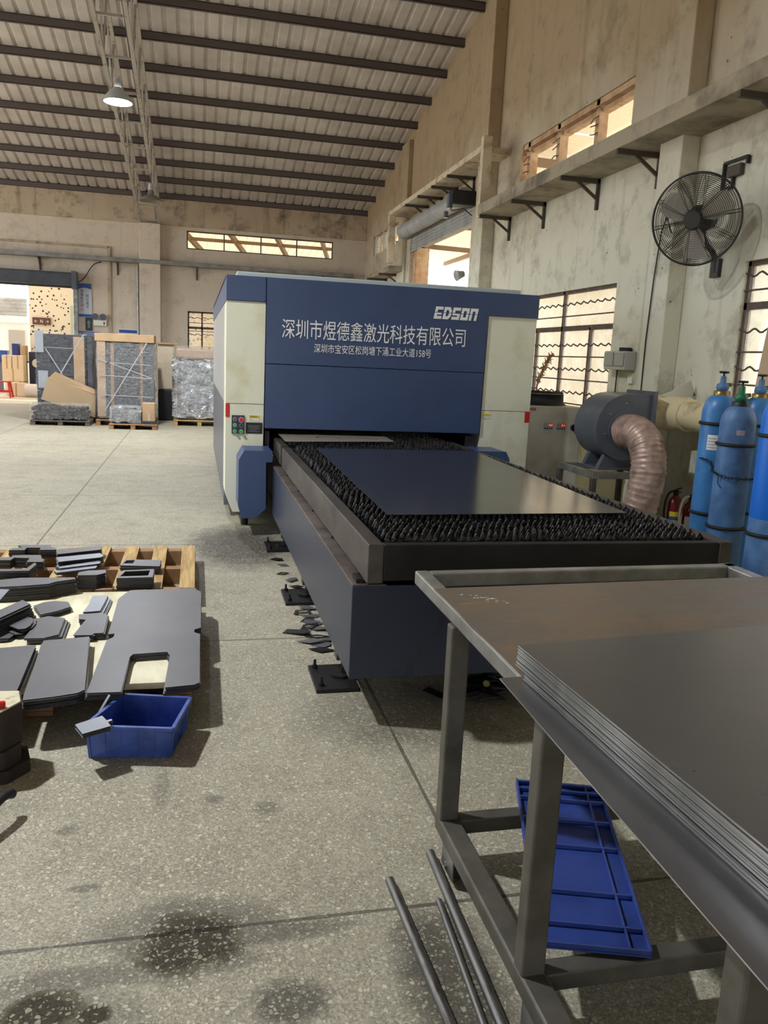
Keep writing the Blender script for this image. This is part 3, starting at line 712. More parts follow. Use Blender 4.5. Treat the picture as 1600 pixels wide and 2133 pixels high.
# ------------------------------------------------------------------ slatted trays
random.seed(11)
def slat_mesh(x0, x1, zb, zt, pitch=.031, th=.0045):
    n = int((x1 - x0) / pitch); top = []
    for i in range(n):
        x = x0 + i * pitch
        j = random.uniform(-.006, .004)
        top += [(x, zt - .032 + random.uniform(-.003, .003)), (x + pitch * .36, zt - .004 + j), (x + pitch * .5, zt + j), (x + pitch * .64, zt - .003 + j)]
    top.append((x1, zt - .03)); m = len(top); vs = []
    for s_ in (-1, 1):
        for x, z in top:
            t = th * (1.0 + 1.1 * max(0, (z - (zt - .014)) / .014))
            vs.append((x, s_ * t / 2 + random.uniform(-.001, .001), z))
        vs += [(x, s_ * th / 2, zb) for x, z in top]
    f = []
    for i in range(m - 1):
        f += [(i, m + i, m + i + 1, i + 1), (2 * m + i, 2 * m + i + 1, 3 * m + i + 1, 3 * m + i), (i, i + 1, 2 * m + i + 1, 2 * m + i)]
    return MB().add(vs, f)
def slat_tray(y0, y1, label, count, zt=.8645):
    xl, xr = .705, 2.445
    t = thing('slat_tray', ((xl + xr) / 2, y0, .65), label, 'tray')
    MB().box((xl, y0, .665), (xl + .068, y1, .835)).build('side_rail', M_TRAY, t, .005)
    MB().box((xr - .068, y0, .665), (xr, y1, .835)).build('side_rail', M_TRAY, t, .005)
    MB().box((xl + .068, y0 + .002, .675), (xr - .068, y0 + .06, .832)).build('end_rail', M_DARKST, t, .006)
    MB().box((xl + .068, y1 - .06, .675), (xr - .068, y1, .825)).build('end_rail', M_DARKST, t, .006)
    MB().box((xl + .07, y0 + .07, .665), (xr - .07, y1 - .07, .675)).build('tray_floor', M_BLACK, t)
    m = MB()
    y = y0 + .25
    while y < y1: m.cyl((xl + .01, y, .663), (xl + .05, y, .663), .024, n=14); m.cyl((xr - .05, y, .663), (xr - .01, y, .663), .024, n=14); y += .75
    m.build('roller', M_DARKST, t)
    protos = [slat_mesh(xl + .09, xr - .09, .69, zt) for _ in range(4)]
    ob = []
    step = (y1 - y0 - .2) / (count - 1)
    for i in range(count):
        if i < 4:
            mb = protos[i]; yy = y0 + .1 + step * i
            mb.v = [v + Vector((0, yy, 0)) for v in mb.v]
            o = mb.build('slat', M_SLAT, t); ob.append((o, i))
        else:
            src, k = ob[random.randrange(4)]
            o = src.copy(); COL.objects.link(o); o.parent = t; o.location = (0, step * (i - k), random.uniform(-.003, .003)); o.location.x = random.uniform(-.014, .014)
    return t
slat_tray(3.215, 6.78, 'long steel tray of black saw-toothed slats on the blue base in front of the machine', 46)
slat_tray(6.90, 10.6, 'second saw-toothed slat tray inside the machine under the lifting door', 32)
M_SHEET = None
def sheet_mat(name, col, rough, metal=.0, spec=.5, aniso=0):
    k = NT(name); n = k.noise(2.2, 4, .6)
    k.set('Base Color', k.mix(k.band(n, .35, .7), col, tuple(c * .86 for c in col[:3]) + (1,))).set('Metallic', metal)
    k.set('Roughness', k.math('ADD', rough, k.math('MULTIPLY', k.math('SUBTRACT', n, .5), .06))).set('Specular IOR Level', spec); return k.m
M_SHEET = sheet_mat('dark_steel_sheet', srgb(44, 43, 44), .17, .15, .75)
M_SHEETR = sheet_mat('blank_steel_sheet', srgb(101, 99, 99), .28, .45, .6)
M_EDGE = pm('sheared_edge', srgb(206, 206, 207), .34, .6, srgb(110, 109, 108), 3, .4, .65, None, (1, 1, 40))
M_PART = sheet_mat('cut_part_steel', srgb(108, 107, 112), .42, .3, .6)
M_PARTL = sheet_mat('bright_part_steel', srgb(150, 154, 164), .4, .45, .6)
M_PARTE = pm('cut_part_edge', srgb(52, 50, 50), .5, .3)
m = MB(); m.prism([(.89, 3.664), (2.181, 3.721), (2.278, 6.447), (.943, 6.394)], .872, .8745, 0, 1)
solid('steel_sheet', m, [M_SHEET, M_PARTE], 'large smooth dark steel sheet lying on the saw-toothed tray before the machine', 'sheet metal', loc=(.89, 3.664, .872))
m = MB(); m.prism([(.74, 6.83), (1.74, 7.02), (1.80, 9.4), (.74, 9.4)], .874, .877, 0, 1)
cs = solid('cut_steel_sheet', m, [sheet_mat('cut_sheet_beige_reflection', srgb(196, 184, 166), .25, .5, .7), M_PARTE], 'bright steel sheet with cut lines lying inside the machine under the blue door', 'sheet metal', loc=(.74, 6.83, .874))  # a beige reflection is put into the base colour
m = MB()
for a, b in (((.80, 7.45), (.95, 7.40)), ((.95, 7.40), (.99, 7.46)), ((1.05, 7.2), (1.1, 7.32)), ((1.1, 7.32), (1.22, 7.32)), ((1.22, 7.32), (1.28, 7.2)), ((1.3, 7.3), (1.5, 7.3)), ((1.5, 7.3), (1.62, 7.18)), ((1.4, 7.7), (1.6, 7.7)), ((1.6, 7.7), (1.66, 7.55))):
    MB().bar((a[0], a[1], .8775), (b[0], b[1], .8775), .012, .001).build('cut_line', M_BLACK, cs)
# ------------------------------------------------------------------ cart with sheets
cart = thing('steel_cart', (1.4, 1.7, 0), 'welded square-tube steel cart on castors standing in front of the blue base', 'cart')
CX = lambda y: .778                      # left edge
def rail(a, b, name, mat=M_TUBE, bev=.006):
    return MB().box(a, b).build(name, mat, cart, bev)
rail((.778, .55, .80), (.828, 2.745, .85), 'left_top_rail')
m = MB(); m.add([(.828, 2.695, .80), (2.12, 2.735, .80), (2.12, 2.785, .80), (.828, 2.743, .80), (.828, 2.695, .85), (2.12, 2.735, .85), (2.12, 2.785, .85), (.828, 2.743, .85)], [(0, 3, 2, 1), (4, 5, 6, 7), (0, 1, 5, 4), (1, 2, 6, 5), (2, 3, 7, 6), (3, 0, 4, 7)])
m.build('far_top_rail', M_TUBE, cart, .006)
rail((2.07, .55, .80), (2.12, 2.79, .85), 'right_top_rail')
for y in (.6, 1.6, 2.26): rail((.828, y, .80), (2.07, y + .05, .845), 'cross_rail', M_TUBED)
for y in (2.255, 1.575, .86):
    rail((.768, y, .145), (.830, y + .052, .80), 'leg', M_TUBED)
    rail((2.058, y, .145), (2.12, y + .052, .80), 'leg', M_TUBED)
rail((.768, .55, .095), (.835, 2.31, .148), 'left_bottom_rail', M_TUBED)
rail((2.06, .55, .095), (2.12, 2.31, .148), 'right_bottom_rail', M_TUBED)
for y in (2.25, 1.575, .86): rail((.835, y, .095), (2.06, y + .055, .146), 'bottom_cross_rail', M_TUBED)
for x, y in ((.808, 2.18), (.808, 1.52), (2.09, 2.15), (2.09, 1.45)):
    m = MB(); m.box((x - .028, y - .05, .088), (x + .045, y + .06, .095))
    m.prism([(0, 0)] * 0 or [(x - .036, y - .06), (x - .03, y - .06), (x - .03, y + .05), (x - .036, y + .05)], .022, .09)
    m.prism([(x + .026, y - .05), (x + .032, y - .05), (x + .032, y + .05), (x + .026, y + .05)], .022, .09)
    ca = m.build('castor', M_TUBE, cart, .002)
    MB().cyl((x - .022, y, .044), (x + .022, y, .044), .044, n=24).build('wheel', M_RUB, ca)
    MB().cyl((x - .042, y, .044), (x + .038, y, .044), .011, n=6).build('axle_bolt', M_GAL, ca)
def rust():
    k = NT('rusty_worn_plate'); n = k.noise(1.6, 6, .65, k.mapped((1, 2.2, 1))); n2 = k.noise(6, 5, .7, k.mapped((1, 2.5, 1), (4, 1, 0)))
    c = k.mix(k.band(n, .35, .68), srgb(106, 99, 93), srgb(120, 102, 84)); c = k.mix(k.math('MULTIPLY', k.band(n2, .56, .72), .6), c, srgb(166, 122, 76))
    dn = k.noise(3, 5, .7, k.mapped((1, 1, 1), (9, 4, 2))); c = k.mix(k.math('MULTIPLY', k.band(dn, .55, .75), .5), c, srgb(64, 58, 54))
    w = k.new('ShaderNodeTexVoronoi'); w.inputs['Scale'].default_value = 9; k.l.new(k.coord(), w.inputs['Vector'])
    k.set('Base Color', c).set('Metallic', .25).set('Roughness', k.math('ADD', .28, k.math('MULTIPLY', n2, .25))); k.bump(n2, .08, .003); return k.m
m = MB(); m.prism([(.774, .5), (2.14, .5), (2.14, 2.556), (.774, 2.487)], .851, .857, 0, 1)
pl = solid('worn_steel_plate', m, [rust(), M_EDGE], 'brown rust-stained steel plate covering the top of the cart', 'steel plate', loc=(.774, .5, .851))
m = MB(); random.seed(4)
for i in range(26):
    a = random.gauss(0, .03); b_ = random.gauss(0, .022); x, y = .90 + a, 2.36 + b_ + a * -.3
    m.prism([(x, y), (x + random.uniform(.004, .016), y + .002), (x + .006, y + random.uniform(.003, .007))], .857, .8574)
m.build('white_scuff', M_LABEL, pl)
m = MB(); m.prism([(.712, 1.716), (2.05, 1.80), (2.05, .5), (.682, .5)], .8575, .8605, 0, 1)
solid('steel_sheet', m, [M_SHEETR, M_EDGE], 'lowest grey steel sheet jutting out past the cart edge beneath the stack', 'sheet metal', loc=(.712, 1.716, .8575))
random.seed(2)
N = 24; base = None; z = .861
for i in range(N):
    jx = random.uniform(-.002, .002) + (.012 if i < 10 else 0) + (-.004 if 10 <= i < 13 else 0); jy = random.uniform(-.002, .002) - (.02 if i < 10 else 0); jr = random.uniform(-.0012, .0012)
    if base is None:
        m = MB(); m.prism([(0, 0), (1.12, .118), (1.12, -1.2), (.057, -1.2)], 0, .0029, 0, 1)
        base = o = solid('steel_sheet', m, [M_SHEETR, M_EDGE], '', 'sheet metal')
    else:
        o = base.copy(); COL.objects.link(o)
    o.location = (.752 + jx, 1.712 + jy, z); o.rotation_euler = (0, 0, jr); z += .00345
    o['label'] = 'topmost wide grey steel sheet of the thick stack on the cart' if i == N - 1 else 'flat steel sheet within the thick stack on the cart, only its edge showing'
    o['group'] = 'steel sheets stacked on the cart'
# round bars on the floor
def bar_thing(p, q, r, label):
    m = MB(); m.cyl(p, q, r, n=18); solid('round_steel_bar', m, M_BAR, label, 'steel bar', 'loose round bars by the cart', loc=p)
bar_thing((.588, 2.17, .0145), (.620, 1.25, .0145), .0145, 'round steel bar on the floor, lying farthest from the cart')
bar_thing((.752, 2.285, .0155), (.722, 1.25, .0155), .015, 'round steel bar on the floor, lying closest along the cart')
bar_thing((.714, 2.06, .0098), (.672, 1.25, .0098), .0095, 'thinnest round steel bar, lying between two thicker bars')
# blue ribbed panel lying across the cart's bottom rails
m = MB()
T = Matrix.Translation((.846, 1.66, .153)) @ Matrix.Rotation(R(-17.5), 4, 'Z') @ Matrix.Rotation(R(3), 4, 'X')
m.X = T; LW, LL = .285, .74
m.box((0, 0, 0), (LW, LL, .006))
m2 = MB(); m2.X = T
for y in (0, .075, .20, .40, .53, .64, .69, .73): m2.box((.0, y, .006), (LW, y + .006, .022))
m2.box((0, 0, .006), (.007, LL, .024)); m2.box((LW - .008, 0, .006), (LW, LL, .024)); m2.box((LW - .055, 0, .006), (LW - .05, LL, .02))
lid = solid('broken_crate_piece', m, M_LID, 'broken-off blue ribbed plastic crate wall lying on the lower rails of the cart', 'crate piece', loc=(.846, 1.66, .153))
m2.build('ribs', M_LID, lid, .002)

# ------------------------------------------------------------------ pallets of cut parts on the left
pal = thing('wooden_pallet', (-.5, 5.6, 0), 'slatted wooden pallet behind the plywood one, carrying brackets and frames', 'pallet')
for i in range(9):
    x = -.10 - .203 * i
    MB().box((x + random.uniform(-.006, .006), 5.045, .112), (x + .096, 6.19, .131)).build('deck_board', M_WOOD, pal, .002)
for y in (5.05, 5.58, 6.10): MB().box((-1.78, y, .02), (-.002, y + .085, .112)).build('stringer', M_WOOD2, pal, .003)
for y in (5.05, 5.58, 6.10): MB().box((-1.78, y, 0), (-.002, y + .09, .02)).build('bottom_board', M_WOOD2, pal)
pal2 = thing('wooden_pallet', (-.6, 4.2, 0), 'low pallet topped with pale plywood under the large cut sheets', 'pallet')
MB().box((-1.75, 3.50, .118), (-.015, 4.93, .148)).build('plywood_top', M_PLY, pal2, .002)
for x in (-1.7, -.72, -.13): 
    m = MB()
    for k in range(5): m.box((x - .0 + random.uniform(-.004, .004), 3.53, .002 + k * .0232), (x + .115, 4.88, .0235 + k * .0232))
    m.build('skid', M_WOOD2, pal2, .002)
POLY = {
'door_panel': [(-0.428,4.665),(-0.396,4.776),(-0.377,4.825),(0.001,4.85),(0.006,4.815),(0.033,4.768),(0.028,4.116),(-0.005,4.087),(-0.006,4.046),(0.023,4.018),(0.018,3.39),(-0.004,3.368),(-0.126,3.351),(-0.117,3.723),(-0.13,3.778),(-0.286,3.764),(-0.297,3.725),(-0.303,3.327),(-0.44,3.332),(-0.424,3.966),(-0.396,4.013),(-0.395,4.062),(-0.426,4.055)],
'mid_panel': [(-0.71,3.95),(-0.506,3.987),(-0.446,3.332),(-0.47,3.301),(-0.556,3.274),(-0.671,3.252),(-0.678,3.326)],
'left_panel': [(-0.975,3.88),(-0.738,3.922),(-0.712,3.28),(-0.828,3.256)],
'el_part': [(-0.837,4.356),(-0.803,4.359),(-0.761,4.39),(-0.672,4.347),(-0.664,4.091),(-0.726,4.042),(-0.818,4.046),(-0.8,4.302)],
'notched': [(-0.609,4.39),(-0.492,4.41),(-0.455,4.36),(-0.45,4.077),(-0.496,4.076),(-0.498,4.051),(-0.591,4.055),(-0.569,4.238),(-0.561,4.299),(-0.598,4.308)],
'silver': [(-0.578,4.732),(-0.495,4.732),(-0.497,4.605),(-0.506,4.442),(-0.592,4.425),(-0.578,4.573)],
'hex': [(-0.867,4.58),(-0.824,4.64),(-0.769,4.662),(-0.696,4.637),(-0.672,4.545),(-0.726,4.476),(-0.803,4.417)],
'curved': [(-0.95,4.239),(-0.891,4.346),(-0.824,4.306),(-0.809,4.243),(-0.811,4.183),(-0.825,4.137),(-0.856,4.13),(-0.9,4.176)],
'curved2': [(-1.019,4.301),(-0.963,4.318),(-0.877,4.182),(-0.88,4.12),(-0.893,4.086),(-0.933,4.084),(-0.971,4.088)],
'strips': [(-1.008,4.225),(-0.899,4.464),(-0.847,4.386),(-0.978,4.093)],
'corner': [(-1.081,4.598),(-1.042,4.608),(-0.991,4.598),(-0.997,4.402),(-1.03,4.369)],
'blade': [(-1.156,4.88),(-1.106,4.906),(-1.002,4.944),(-0.702,4.934),(-0.69,4.902),(-0.796,4.842),(-0.826,4.801),(-0.968,4.767),(-1.074,4.754),(-1.127,4.75)],
'block': [(-0.694,5.051),(-0.643,5.088),(-0.543,5.099),(-0.536,5.025),(-0.583,4.981),(-0.693,4.979)],
'brk1': [(-1.217,5.979),(-1.002,5.978),(-0.986,5.908),(-0.952,5.876),(-0.942,5.825),(-1.051,5.825),(-1.056,5.89),(-1.146,5.893),(-1.147,5.822),(-1.249,5.826),(-1.239,5.886),(-1.176,5.894)],
'brk2': [(-1.192,5.657),(-1.12,5.663),(-1.016,5.659),(-0.995,5.563),(-0.975,5.544),(-0.971,5.471),(-1.07,5.472),(-1.07,5.576),(-1.168,5.59),(-1.178,5.526),(-1.279,5.531),(-1.291,5.604),(-1.189,5.609)],
'ring_o': [(-1.204,5.114),(-1.005,5.111),(-0.982,5.26),(-0.963,5.222),(-0.978,5.065),(-1.192,5.058)],
'rail1': [(-0.932,5.753),(-0.919,5.823),(-0.669,5.919),(-0.651,5.897),(-0.646,5.799),(-0.913,5.674)],
'rail2': [(-0.907,5.588),(-0.641,5.698),(-0.608,5.618),(-0.623,5.575),(-0.873,5.466)],
'rail3': [(-0.893,5.455),(-0.862,5.418),(-0.636,5.569),(-0.618,5.541),(-0.623,5.486),(-0.851,5.374)],
'rail4': [(-0.884,5.353),(-0.649,5.484),(-0.633,5.462),(-0.638,5.409),(-0.862,5.305)],
'fr_o': [(-0.468,4.973),(-0.447,5.154),(-0.257,5.177),(-0.257,4.984)],
'fr_i': [(-0.45,5.014),(-0.429,5.127),(-0.28,5.145),(-0.286,5.023)],
'f2_o': [(-0.483,5.394),(-0.462,5.554),(-0.227,5.525),(-0.231,5.356)],
'f2_i': [(-0.466,5.446),(-0.452,5.524),(-0.399,5.529),(-0.406,5.443)],
'card': [(-0.449,3.065),(-0.357,3.132),(-0.335,3.087),(-0.32,3.099),(-0.314,3.086),(-0.329,3.071),(-0.315,3.036),(-0.411,2.98)],
}
def stack(key, name, n, ztop, thick, label, group, mats=None, hole=None, jit=.004, slope=0.0, top_label=None, twist=.01):
    """n copies of one cut plate laid on each other, each a thing of its own, the top one's upper face at ztop"""
    P_ = POLY[key]; c = Vector((sum(p[0] for p in P_) / len(P_), sum(p[1] for p in P_) / len(P_), 0))
    rel = [(x - c.x, y - c.y) for x, y in P_]; hl = [(x - c.x, y - c.y) for x, y in POLY[hole]] if hole else None
    m = MB(); m.prism(rel, -thick, 0, 0, 1, hl); first = None
    gap = max(thick * 1.08, (ztop - .152) / max(1, n)) if n > 1 else thick
    for i in range(n):
        z = ztop - i * gap
        if first is None: first = o = solid(name, m, mats or [M_PART, M_PARTE], '', 'cut metal part')
        else: o = first.copy(); COL.objects.link(o)
        k = 0 if i == 0 else 1
        o.location = (c.x + random.uniform(-jit, jit) * k + slope * i, c.y + random.uniform(-jit, jit) * k - abs(slope) * .3 * i, z); o.rotation_euler = (0, 0, random.uniform(-twist, twist) * k)
        o['label'] = (top_label or 'topmost ' + label) if i == 0 else label + ', not topmost'
        o['group'] = group
random.seed(21)
stack('door_panel', 'cut_steel_sheet', 6, .185, .004, 'large dark steel sheet with a U-shaped cut-out', 'large panels with cut-out')
stack('mid_panel', 'cut_steel_sheet', 9, .20, .0042, 'plain oblong dark steel sheet left of the cut-out sheet', 'plain oblong panels', jit=.007, twist=.02)
stack('left_panel', 'cut_steel_sheet', 8, .19, .0042, 'dark oblong steel sheet at the left picture edge', 'panels at the left edge', jit=.008)
stack('el_part', 'cut_steel_plate', 5, .18, .004, 'L-shaped dark steel plate behind the oblong panels', 'L-shaped plates', slope=.006)
stack('notched', 'cut_steel_plate', 6, .185, .004, 'square dark steel plate with a slot in its left side', 'slotted square plates', jit=.006)
stack('silver', 'cut_steel_plate', 7, .185, .003, 'narrow bright waisted steel plate near the wooden slats', 'bright waisted plates', [M_PARTL, M_PARTE], slope=.004)
stack('hex', 'cut_steel_plate', 5, .18, .004, 'dark steel plate with slanted corners by the pallet slats', 'slant-cornered plates', jit=.008)
stack('curved', 'cut_steel_plate', 4, .20, .004, 'light grey round-edged steel plate near the left picture edge', 'round-edged plates', jit=.012, twist=.06)
stack('curved2', 'cut_steel_plate', 4, .17, .004, 'darker round-edged steel plate half outside the left picture edge', 'lower round-edged plates', jit=.01)
stack('strips', 'cut_steel_strip', 12, .25, .006, 'long dark steel strip in the slanting pile at the left edge', 'slanting strips', jit=.006, slope=.003)
stack('corner', 'cut_steel_plate', 1, .27, .004, '', 'corner plate', [M_PARTL, M_PARTE], top_label='grey steel plate with one hole at the left picture edge, lying over the strips')
stack('blade', 'cut_steel_strip', 12, .24, .006, 'long tapering steel blade across the front of the slatted pallet', 'tapering blades', [M_PART, M_PARTE], jit=.008)
stack('block', 'cut_steel_plate', 14, .24, .006, 'small oblong plate in the tall dark pile', 'small oblong plates')
stack('brk1', 'cut_steel_bracket', 9, .195, .006, 'crenellated dark bracket at the far end of the slats', 'far crenellated brackets')
stack('brk2', 'cut_steel_bracket', 9, .20, .006, 'crenellated dark bracket in the nearer pile on the slats', 'near crenellated brackets')
stack('ring_o', 'cut_steel_bracket', 14, .25, .006, 'angled dark bracket running out of the left edge', 'angled brackets')
stack('rail1', 'slotted_steel_rail', 8, .20, .006, 'dark slotted steel rail, farthest of the slanting rails', 'far dark slotted rails')
stack('rail2', 'slotted_steel_rail', 6, .20, .005, 'bright slotted steel rail next to the dark one', 'second slotted rails', [M_PARTL, M_PARTE])
stack('rail3', 'slotted_steel_rail', 4, .18, .005, 'bright slotted steel rail, third from the far end', 'third slotted rails', [M_PARTL, M_PARTE])
stack('rail4', 'slotted_steel_rail', 3, .17, .005, 'bright slotted steel rail, nearest of the slanting rails', 'nearest slotted rails', [M_PARTL, M_PARTE])
stack('fr_o', 'cut_steel_ring', 12, .22, .006, 'dark rectangular steel ring with rounded opening on the slats', 'rectangular frames', hole='fr_i')
stack('f2_o', 'cut_steel_ring', 6, .19, .006, 'dark steel plate with square hole behind the rectangular rings', 'square-holed plates', hole='f2_i', jit=.008)
# blue crate and the small card-like parts on its rim
cr = thing('plastic_crate', (-.24, 3.2, 0), 'open blue plastic stacking crate on the floor in front of the plywood pallet', 'crate')
b0 = [(-.411, 3.125), (-.095, 3.085), (-.038, 3.325), (-.318, 3.395)]; t0 = [(-.42, 3.105), (-.085, 3.035), (-.020, 3.32), (-.298, 3.39)]
H_ = .15
def wallmesh(b, t, h, inset=.008):
    m = MB(); n = 4; c = Vector((sum(p[0] for p in b) / 4, sum(p[1] for p in b) / 4))
    ins = lambda p, k: tuple(Vector(p) + (c - Vector(p)).normalized() * k)
    bi = [ins(p, inset) for p in b]; ti = [ins(p, inset) for p in t]
    vs = [(*p, 0) for p in b] + [(*p, h) for p in t] + [(*p, .006) for p in bi] + [(*p, h) for p in ti]
    f = [(3, 2, 1, 0), (8, 9, 10, 11)]
    for i in range(4):
        j = (i + 1) % 4; f += [(i, j, 4 + j, 4 + i), (8 + j, 8 + i, 12 + i, 12 + j), (4 + i, 4 + j, 12 + j, 12 + i)]
    return m.add(vs, f)
wallmesh(b0, t0, H_).build('tub', M_CRATE, cr, .003)
m = MB()
for i in range(4):
    j = (i + 1) % 4; m.bar((*t0[i], H_ - .006), (*t0[j], H_ - .006), .016, .012)
m.build('rim', M_CRATE, cr, .002)
m = MB()
for i in range(4):
    j = (i + 1) % 4
    for k in range(6):
        a = (k + .0) / 5 * .94 + .03; pb = Vector(b0[i]).lerp(Vector(b0[j]), a); pt = Vector(t0[i]).lerp(Vector(t0[j]), a)
        m.bar((*pb, .004), (*pt, H_ - .008), .006, .012)
    pb = Vector(b0[i]).lerp(Vector(t0[i]), .8); pj = Vector(b0[j]).lerp(Vector(t0[j]), .8); m.bar((*pb, H_ * .8), (*pj, H_ * .8), .008, .006)
m.build('ribs', M_CRATE, cr, .001)
stack('card', 'cut_steel_plate', 4, .172, .003, 'small silvery plate with a hook tab on the crate rim', 'hook-tab plates', [M_PARTL, M_PARTE], jit=.004)
for i, (x, y, a, lab) in enumerate(((-.23, 3.2, .3, 'dark flat offcut at the middle of the blue crate floor'), (-.12, 3.2, -.2, 'flat offcut at the right end inside the blue crate'))):
    m = MB(); m.X = Matrix.Translation((x, y, .03)) @ Matrix.Rotation(a, 4, 'Z'); m.prism([(-.05, -.02), (.05, -.03), (.06, .02), (-.04, .03)], 0, .004, 0, 1)
    solid('steel_offcut', m, [M_PART, M_PARTE], lab, 'metal scrap', loc=(x, y, .03))
    MB()
m = MB(); m.bar((-.40, 3.245, .10), (-.345, 3.30, .185), .012, .003); solid('steel_strip', m, M_PARTL, 'thin bright metal strip leaning out of the left end of the blue crate', 'metal scrap', loc=(-.4, 3.245, .1))
# dark block at the picture's left edge with a red handle on it
bl = thing('timber_block', (-.8, 3.05, 0), 'dark timber block with a pale top at the left picture edge', 'block')
m = MB(); m.prism([(-1.0, 2.93), (-.69, 2.98), (-.635, 3.07), (-.66, 3.18), (-1.0, 3.2)], .12, .27); m.build('upper_block', M_WOODD if 'M_WOODD' in globals() else pm('dark_timber', srgb(58, 46, 38), .8, 0, srgb(36, 28, 24), 6), bl, .008)
m = MB(); m.prism([(-1.0, 2.93), (-.69, 2.985), (-.64, 3.07), (-.665, 3.17), (-1.0, 3.19)], .27, .276); m.build('pale_top', pm('pale_worn_top', srgb(206, 196, 168), .8, 0, srgb(150, 136, 110), 20, .5, .7), bl)
m = MB(); m.prism([(-1.0, 2.92), (-.67, 2.96), (-.61, 3.05), (-.64, 3.16), (-1.0, 3.2)], .0, .05); m.prism([(-1.0, 2.92), (-.68, 2.97), (-.64, 3.05), (-.66, 3.15), (-1.0, 3.19)], .05, .12); m.build('foot', pm('dark_timber', srgb(58, 46, 38), .8, 0, srgb(36, 28, 24), 6), bl, .012)
m = MB(); m.tube([(-.80, 3.0, .292), (-.72, 3.0, .295), (-.685, 3.02, .288)], .014, 10); solid('red_handle', m, M_RED, 'red grip lying on the dark timber block', 'tool', loc=(-.8, 3.0, .29))
m = MB(); m.tube([(-.80, 2.42, .03), (-.72, 2.5, .06), (-.665, 2.62, .085), (-.63, 2.70, .095), (-.615, 2.735, .09), (-.612, 2.75, .075)], .016, 12)
m.tube([(-.80, 2.42, .03), (-.86, 2.36, .018)], .016, 12); solid('black_hose', m, M_RUB, 'black rubber hose end curling up at the left picture edge', 'hose', loc=(-.8, 2.42, 0))
# offcuts beside and under the base
random.seed(31)
OFF = [(.63, 6.22), (.66, 6.05), (.63, 5.80), (.68, 5.62), (.69, 5.43), (.70, 4.95), (.66, 4.86), (.72, 4.80), (.67, 4.72), (.70, 4.66), (.66, 4.58), (.71, 4.55), (.585, 4.50), (.64, 4.33), (.69, 4.40), (.70, 4.29), (.68, 4.20), (.74, 4.36)]
for i, (x, y) in enumerate(OFF):
    m = MB(); a = random.uniform(-.8, .8); L_, W_ = random.uniform(.045, .085), random.uniform(.025, .045)
    z = random.uniform(.001, .012); m.X = Matrix.Translation((x, y, z)) @ Matrix.Rotation(a, 4, 'Z') @ Matrix.Rotation(random.uniform(-.12, .12), 4, 'Y')
    out = [(-L_, 0), (0, -W_), (L_, 0), (0, W_)] if i % 3 else [(-L_, -W_), (L_ * .6, -W_), (L_, 0), (L_ * .6, W_), (-L_, W_)]
    if i % 4 == 2: m.prism(out, 0, .003, 0, 0, [(p[0] * .6, p[1] * .55) for p in out])
    else: m.prism(out, 0, .003)
    lab = 'single dark diamond offcut lying apart on the floor left of the base' if i == 12 else 'dark angular steel offcut in the litter along the left foot of the blue base'
    solid('steel_offcut', m, M_PART if i % 2 else M_DARKST, lab, 'metal scrap', None if i == 12 else 'offcuts along the base', loc=(x, y, z))
for i in range(22):
    x, y = 1.40 + random.gauss(0, .11), 3.57 + random.gauss(0, .07); z = .002 + .0035 * (i % 7); m = MB()
    m.X = Matrix.Translation((x, y, z)) @ Matrix.Rotation(random.uniform(0, 3.1), 4, 'Z') @ Matrix.Rotation(random.uniform(-.1, .1), 4, 'X')
    L_, W_ = random.uniform(.03, .09), random.uniform(.015, .05); out = [(-L_, -W_), (L_, -W_), (L_, W_), (-L_ * .5, W_), (-L_, 0)]
    m.prism(out, 0, .003, 0, 0, [(p[0] * .6, p[1] * .6) for p in out] if i % 3 == 0 else None)
    solid('steel_offcut', m, M_PART if i % 3 == 0 else M_DARKST, 'black steel offcut in the heap on the floor behind the cart leg', 'metal scrap', 'offcut heap under the base', loc=(x, y, z))
m = MB(); m.lathe([(.0, -.018), (.013, -.013), (.018, 0), (.013, .013), (.0, .018)], (1.405, 3.55, .045), 12); solid('small_ball', m, pm('olive', srgb(168, 160, 90), .5), 'small yellowish ball on the heap of black offcuts', 'ball', loc=(1.405, 3.55, .045))
m = MB(); m.prism([(1.52, 1.16), (1.58, 1.13), (1.60, 1.18), (1.55, 1.21)], .0, .01); solid('yellow_scrap', m, pm('dry_leaf', srgb(190, 160, 90), .7), 'yellowish scrap on the dark floor under the cart', 'scrap', loc=(1.52, 1.16, 0))
# ------------------------------------------------------------------ right side: chiller, blower, cylinders
ch = thing('water_chiller', (3.56, 8.0, 0), 'ivory water chiller cabinet with two red displays to the right of the machine', 'chiller')
cx0, cx1, cy0, cy1 = 3.27, 3.87, 7.68, 8.45
MB().box((cx0, cy0, .08), (cx1, cy1, 1.205)).build('cabinet', M_CHILL, ch, .008)
m = MB(); m.box((cx0 - .012, cy0 + .04, .2), (cx0, cy1 - .04, 1.1)); gr = m.build('side_grille', M_BLACK, ch)
m = MB()
for i in range(14): z = .22 + i * .066; m.box((cx0 - .017, cy0 + .04, z), (cx0 - .012, cy1 - .04, z + .008))
for i in range(9): y = cy0 + .05 + i * .08; m.box((cx0 - .017, y, .2), (cx0 - .012, y + .008, 1.1))
m.build('grille_mesh', M_CHILL, gr)
MB().lathe([(.30, 0), (.27, .03), (.265, .11), (.275, .115)], (3.53, 8.05, 1.205), 36).build('fan_cowl', M_BLACK, ch)
m = MB(); m.tube([(3.53 + .26 * math.cos(a), 8.05 + .26 * math.sin(a), 1.335) for a in [i * 2 * math.pi / 36 for i in range(36)]], .006, 6, closed=True)
m.tube([(3.53 + .15 * math.cos(a), 8.05 + .15 * math.sin(a), 1.34) for a in [i * 2 * math.pi / 30 for i in range(30)]], .005, 6, closed=True)
